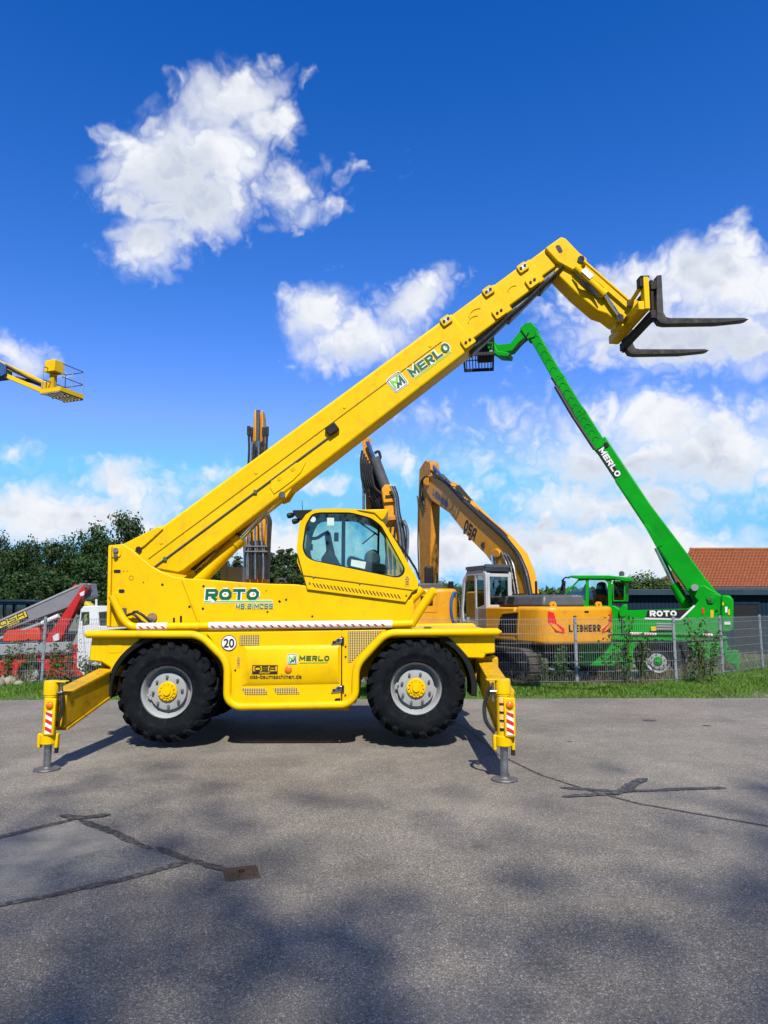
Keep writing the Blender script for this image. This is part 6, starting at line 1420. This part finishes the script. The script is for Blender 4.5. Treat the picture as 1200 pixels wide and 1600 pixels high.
# ================================================================== vegetation
def leaf_mat(name, c0, c1, trans=.25):
    m, t, out = newmat(name)
    ri = N(t, 'ShaderNodeNewGeometry').outputs['Random Per Island']; oi = N(t, 'ShaderNodeObjectInfo').outputs['Random']
    co = N(t, 'ShaderNodeTexCoord').outputs['Object']; nz = N(t, 'ShaderNodeTexNoise', ins={'Vector': co, 'Scale': .9, 'Detail': 2.0}).outputs[0]
    f = M(t, 'ADD', M(t, 'MULTIPLY', ri, .6), M(t, 'MULTIPLY_ADD', nz, 1.2, -.4), clamp=True)
    c = N(t, 'ShaderNodeMix', data_type='RGBA', ins={'Factor': f, 6: list(c0) + [1], 7: list(c1) + [1]}).outputs[2]
    c = N(t, 'ShaderNodeHueSaturation', ins={'Hue': M(t, 'MULTIPLY_ADD', oi, .03, .485), 'Value': M(t, 'MULTIPLY_ADD', oi, .5, .75), 'Color': c}).outputs[0]
    d = N(t, 'ShaderNodeBsdfPrincipled', ins={'Base Color': c, 'Roughness': .6, 'Specular IOR Level': .25}); tr = N(t, 'ShaderNodeBsdfTranslucent', ins={0: c})
    mx = N(t, 'ShaderNodeMixShader', ins={0: trans, 1: d.outputs[0], 2: tr.outputs[0]}); t.links.new(mx.outputs[0], out.inputs[0]); return m
LEAF = leaf_mat('leaves_dark', (.007, .020, .006), (.040, .078, .014)); LEAF2 = leaf_mat('leaves_fresh', (.030, .060, .012), (.085, .130, .028)); NEED = leaf_mat('needles', (.014, .034, .010), (.050, .080, .018), .12)
BARK = solid('bark', (.075, .058, .042), .9, vary=.3, scale=9, bump=.6, bscale=14)
def quads_mesh(name, C, S, Nrm, mat, aspect=.7):
    """many small leaf quads: centres, sizes, normals"""
    n = len(C); t = rng.normal(size=(n, 3)); t -= (t * Nrm).sum(1)[:, None] * Nrm; t /= np.linalg.norm(t, axis=1)[:, None] + 1e-9; bt = np.cross(Nrm, t)
    a = t * S[:, None]; b_ = bt * (S * aspect)[:, None]
    V = np.stack([C - a, C - b_ * .9 + a * .1, C + a, C + b_ * .9 + a * .1], 1).reshape(-1, 3)
    me = bpy.data.meshes.new(name); me.vertices.add(4 * n); me.vertices.foreach_set('co', V.astype(np.float32).ravel())
    me.loops.add(4 * n); me.loops.foreach_set('vertex_index', np.arange(4 * n, dtype=np.int32)); me.polygons.add(n)
    me.polygons.foreach_set('loop_start', np.arange(0, 4 * n, 4, dtype=np.int32)); me.update(); me.validate(); me.materials.append(mat); return me
def crown_mesh(kind, seed, mat, n=7000, k0=70, ls=1.0, fat=1.0):
    g = np.random.default_rng(seed)
    if kind == 'round':
        k = k0; d = g.normal(size=(k, 3)); d /= np.linalg.norm(d, axis=1)[:, None]; rr = g.random(k) ** .45
        cen = d * rr[:, None] * np.array([.40, .40, .36]) + np.array([0, 0, .60]); cen[:, 0] *= 1 - .35 * np.clip((cen[:, 2] - .62) / .35, 0, 1); cen[:, 1] *= 1 - .35 * np.clip((cen[:, 2] - .62) / .35, 0, 1)
        cr = fat * (.06 + .09 * g.random(k))
    else:
        k = 90; h = g.random(k) ** .8; a = g.random(k) * 6.283; r = (1 - h) * .24 * (.5 + .6 * g.random(k)) + .01
        cen = np.stack([r * np.cos(a), r * np.sin(a), .10 + .88 * h], 1); cr = .035 + .05 * (1 - h)
    w = cr ** 2; idx = g.choice(k, n, p=w / w.sum()); d = g.normal(size=(n, 3)); d /= np.linalg.norm(d, axis=1)[:, None]; rad = cr[idx] * (g.random(n) ** .4) * (1 + .35 * g.normal(size=n) * (g.random(n) < .25))
    C = cen[idx] + d * rad[:, None] * np.array([1, 1, .75]); nr = d + g.normal(size=(n, 3)) * .55 + np.array([0, 0, .35]); nr /= np.linalg.norm(nr, axis=1)[:, None]
    S = ls * (.010 + .012 * g.random(n)) * (1.0 if kind == 'round' else .8)
    return quads_mesh('crown', C, S, nr, mat), cen
def trunk_mesh(cen, seed, top=.72):
    g = random.Random(seed); b = MB(); pts = [Vector((0, 0, -.02)), Vector((.008, 0, .2)), Vector((-.006, .006, .45)), Vector((0, 0, top))]
    b.tube(pts, [.030, .022, .016, .006], 8)
    for i in g.sample(range(len(cen)), 14):
        c = Vector(cen[i]); z = min(c.z - .03, max(.18, c.z * .62)); b.tube([Vector((0, 0, z)), Vector((c.x * .5, c.y * .5, (z + c.z) / 2 + .02)), c], [.010, .007, .003], 5)
    o = b.build('trunk_src', BARK, None, fix=False); me = o.data; bpy.data.objects.remove(o); me.name = 'trunk'; return me
KINDS_ = []
for i in range(4): cm, cen = crown_mesh('round', 30 + i, LEAF); KINDS_.append((cm, trunk_mesh(cen, i)))
cm, cen = crown_mesh('cone', 50, NEED); CON = (cm, trunk_mesh(cen, 8, .95))
cm, cen = crown_mesh('cone', 53, NEED); CON2 = (cm, trunk_mesh(cen, 8, .95))
cm, cen = crown_mesh('round', 60, LEAF2); FRE = (cm, trunk_mesh(cen, 9)); cm, cen = crown_mesh('round', 61, LEAF2); FRE2 = (cm, trunk_mesh(cen, 10))
def tree(name, label, src, base, h, wid=1.0, group=None, rz=0.0):
    o = thing(name, label, 'tree', base, group, rz=rz or .01); o.scale = (h * wid, h * wid, h)
    put('trunk', src[1], BARK, o); put('crown', src[0], None, o); return o
def at_tree(u, vtop, Y): p = P(u, vtop, Y); return (p.x, Y, LOT), (p.z - LOT) / .97
LT = [(-45, 842, 50, .9, 'broadleaf tree standing just past the left edge of the wood'), (8, 830, 52, .72, 'dark broadleaf tree at the left edge above the navy cab'), (30, 856, 46, .8, 'dark tree right above the tip of the lettered grey boom'), (50, 833, 58, .55, 'slim grey-green tree second from the left in the wood'), (84, 852, 50, .8, 'bushy tree above the red strut of the lorry lift'),
      (112, 842, 54, .7, 'dark round tree above the white lorry cab'), (150, 822, 50, .78, 'tall dense tree left of the yellow turret'), (176, 834, 60, .8, 'dark tree behind the rear edge of the yellow turret'), (200, 811, 47, .72, 'tallest dark tree, its crown above the turret corner'), (230, 813, 52, .62, 'dark tree touching the root of the yellow boom'), (262, 842, 55, .9, 'dark tree whose crown is crossed by the yellow boom'),
      (68, 884, 40, 1.2, 'lower leafy tree in front of the wood above the lorry'), (140, 880, 42, 1.2, 'low broad tree directly behind the lorry cab'), (15, 882, 41, 1.2, 'low broad tree behind the navy cab'), (290, 862, 50, 1.2, 'tree below the boom left of the yellow lift ram'), (330, 870, 54, 1.2, 'tree framed between boom and yellow lift ram')]
for i, (u, v, Y, w, lb) in enumerate(LT):
    bs, h = at_tree(u, v, Y); tree('broadleaf_tree', lb, KINDS_[i % 4], bs, h, w, 'dark trees of the wood on the left', rz=i * 1.7 + .3)
CT = [(352, 878, 55, 'small conifer left of the upright excavator arm'), (372, 872, 60, 'conifer touching the left side of the upright excavator arm'), (424, 866, 52, 'conifer just right of the upright excavator arm'), (438, 862, 58, 'middle conifer between excavator arm and yellow cab'), (452, 860, 55, 'tallest conifer left of the yellow cab'), (463, 868, 52, 'conifer against the rear edge of the yellow cab'), (480, 874, 60, 'conifer seen through the rear of the cab window'), (498, 880, 60, 'conifer seen through the middle of the cab window'), (410, 875, 62, 'conifer behind the upright excavator arm')]
for i, (u, v, Y, lb) in enumerate(CT):
    bs, h = at_tree(u, v, Y); tree('conifer', lb, (CON, CON2)[i % 2], bs, h, 1.25, 'conifers behind the turret', rz=i * 2.1 + .2)
for i, (u, v, Y, w, lb, s_) in enumerate(((690, 908, 60, 1.3, 'low green tree left of the grey excavator cab', FRE), (706, 912, 70, 1.4, 'low green tree touching the grey excavator cab', FRE2), (1004, 896, 52, 1.3, 'green tree between green cab and tiled house', FRE), (1024, 902, 50, 1.2, 'small green tree beside the white house wall', FRE2), (984, 903, 56, 1.3, 'green tree right behind the green cab', FRE2))):
    bs, h = at_tree(u, v, Y); tree('broadleaf_tree', lb, s_, bs, h, w, 'green trees on the right', rz=i * 1.3 + .4)
# far wood along the horizon: one mass
n = 26000; X = rng.random(n) * 330 - 150; Yv = 190 + rng.random(n) * 40
top = 6.2 + 1.8 * np.array([mnoise.noise(Vector((x * .05, y * .03, 0))) for x, y in zip(X, Yv)]) + 1.2 * np.array([mnoise.noise(Vector((x * .25, y * .2, 4))) for x, y in zip(X, Yv)])
Z = LOT + top * rng.random(n) ** .5; nr = rng.normal(size=(n, 3)) + np.array([0, -.6, .6]); nr /= np.linalg.norm(nr, axis=1)[:, None]
o = put('distant_wood', quads_mesh('distant_wood', np.stack([X, Yv, Z], 1), .55 + .5 * rng.random(n), nr, LEAF2), None); tag(o, 'hazy strip of distant trees along the horizon', 'wood', kind='stuff')
BIG = []
for i in range(2): cm, cen = crown_mesh('round', 80 + i, LEAF, 46000, 220, .52, 1.45); BIG.append((cm, trunk_mesh(cen, 20 + i)))
# trees behind the photographer, whose shade falls on the near asphalt
for i, (x, y, h, w, lb) in enumerate(((-.4, -26.7, 34, .54, 'tall tree behind the viewpoint shading the lower left asphalt'), (8.6, -24.4, 34, .46, 'tall tree behind the viewpoint shading the right asphalt'))):
    tree('roadside_tree', lb, BIG[i], (x, y, 0), h, w, None, rz=1.1 * i + .5)

# grass on the verge
def grass(name, n, xr, ymin, ymax, hr, mat, wd=.006):
    X = xr[0] + (xr[1] - xr[0]) * rng.random(n); E = 13.35 + .022 * X
    Yv = np.array([e + (ymax(x) - e) * (r if hr[1] < .2 else .62 + .38 * r) for e, x, r in zip(E - .03, X, rng.random(n))])
    cl = np.array([mnoise.noise(Vector((x * 1.7, y * 1.7, 0))) for x, y in zip(X, Yv)])
    edge_ = np.clip((Yv - E) / .5, .25, 1.0); H = (hr[0] + (hr[1] - hr[0]) * rng.random(n)) * (1 + .75 * cl) * edge_; H = np.maximum(H, .02)
    a = rng.random(n) * 6.283; lean = rng.normal(size=(n, 2)) * .42 * H[:, None]
    z0 = np.array([max(ground_z(x, y), -.02) if ground_z(x, y) > -.02 else ground_z(x, y) for x, y in zip(X, Yv)])
    B = np.stack([X, Yv, z0], 1); wv = np.stack([np.cos(a), np.sin(a), np.zeros(n)], 1) * (wd * (.7 + .8 * rng.random(n)))[:, None]
    mid = B + np.stack([lean[:, 0] * .35, lean[:, 1] * .35, H * .6], 1); tip = B + np.stack([lean[:, 0], lean[:, 1], H], 1)
    V = np.stack([B - wv, B + wv, mid + wv * .8, tip, mid - wv * .8], 1).reshape(-1, 3)
    me = bpy.data.meshes.new(name); me.vertices.add(5 * n); me.vertices.foreach_set('co', V.astype(np.float32).ravel()); me.loops.add(5 * n); me.loops.foreach_set('vertex_index', np.arange(5 * n, dtype=np.int32))
    me.polygons.add(n); me.polygons.foreach_set('loop_start', np.arange(0, 5 * n, 5, dtype=np.int32)); me.update(); me.validate(); me.materials.append(mat); return put(name, me, None)
GR = leaf_mat('grass_blades', (.050, .115, .012), (.160, .280, .040), .3); DRY = leaf_mat('dry_stems', (.12, .11, .045), (.30, .26, .13), .2)
vt = lambda x: 15.6 + min(9.0, max(0.0, (x - 5.8) * 1.55))
tag(grass('grass', 95000, (-10.5, 12.5), 0, vt, (.035, .095), GR), 'short green grass on the verge before the fence', 'grass', kind='stuff')
tag(grass('dry_grass', 5000, (-10.5, 12.5), 0, lambda x: vt(x) + 1.2, (.14, .38), DRY, .004), 'taller dry grass stems along the foot of the fence', 'dry grass', kind='stuff')
# tall weeds growing up the far side of the fence
def weed_mesh(seed):
    g = np.random.default_rng(seed); C = []; b = MB()
    for k in range(7):
        a = g.random() * 6.28; r = .10 + .22 * g.random(); h = .75 + .5 * g.random(); pts = [Vector((.08 * math.cos(a), .08 * math.sin(a), 0)), Vector((r * .6 * math.cos(a), r * .6 * math.sin(a), h * .55)), Vector((r * math.cos(a), r * math.sin(a), h))]
        b.tube(pts, [.009, .006, .003], 5)
        for j in range(46): t_ = g.random() ** .7; p = pts[0].lerp(pts[1], t_ * 2) if t_ < .5 else pts[1].lerp(pts[2], t_ * 2 - 1); C.append(np.array(p) + g.normal(size=3) * .055)
    C = np.array(C); nr = g.normal(size=C.shape) + np.array([0, -.3, .7]); nr /= np.linalg.norm(nr, axis=1)[:, None]
    o = b.build('stems_src', solid('weed_stem', (.07, .09, .03), .8), None, fix=False); sm = o.data; bpy.data.objects.remove(o); sm.name = 'stems'
    return quads_mesh('foliage', C, .028 + .03 * g.random(len(C)), nr, LEAF2, .55), sm
WM = [weed_mesh(70 + i) for i in range(3)]
WE = [(1082, 15.75, 1.15, 'tall leafy weed right of the second fence post from the right corner'), (1095, 15.95, .95, 'leafy weed right below the green reflector behind the mesh'), (990, 15.8, .95, 'weed in front of the excavator rear corner and green deck'), (966, 15.7, 1.25, 'tallest seeding weed at the right end of the ochre counterweight'), (950, 15.9, .85, 'weed under the right half of the ochre counterweight'), (880, 15.9, .75, 'low weed left of the middle fence post'), (850, 15.8, .6, 'low weed in front of the excavator track'),
      (22, 15.7, .75, 'weed at the left edge beside the lorry wheel'), (52, 15.8, .85, 'weed in front of the lorry wheel by the left fence post'), (96, 15.7, .8, 'weed in front of the red lorry panel'), (118, 15.8, .75, 'weed at the foot of the white board'), (150, 15.8, .6, 'weed behind the left outrigger beam')]
for i, (u, Y, h, lb) in enumerate(WE):
    x = (u - 600) / F * Y * 1.0; o = thing('weed', lb, 'weed', (x, Y, ground_z(x, Y)), 'weeds along the fence', rz=i * .9 + .1); o.scale = (.95, .95, h)
    put('stems', WM[i % 3][1], None, o); put('foliage', WM[i % 3][0], None, o)
# pale boulders at the left end of the verge
STONE = solid('pale_stone', (.20, .18, .14), .85, vary=.2, scale=4, bump=.7, bscale=9)
for i, (u, v, r, lb) in enumerate(((12, 1070, .20, 'largest pale boulder in the grass at the left edge'), (-6, 1074, .15, 'pale boulder cut by the left picture edge'), (30, 1072, .10, 'small pale stone right of the boulder in the grass'))):
    c = G(u, v); bm = bmesh.new(); bmesh.ops.create_icosphere(bm, subdivisions=3, radius=r)
    for vx in bm.verts: vx.co *= 1 + .30 * mnoise.noise(vx.co * 4 + Vector((i * 5, 0, 0))); vx.co.z *= .75
    me = bpy.data.meshes.new('boulder'); bm.to_mesh(me); bm.free(); me.shade_smooth(); o = put('boulder', me, STONE); o.location = (c.x, c.y, r * .42); tag(o, lb, 'boulder', 'boulders on the verge')
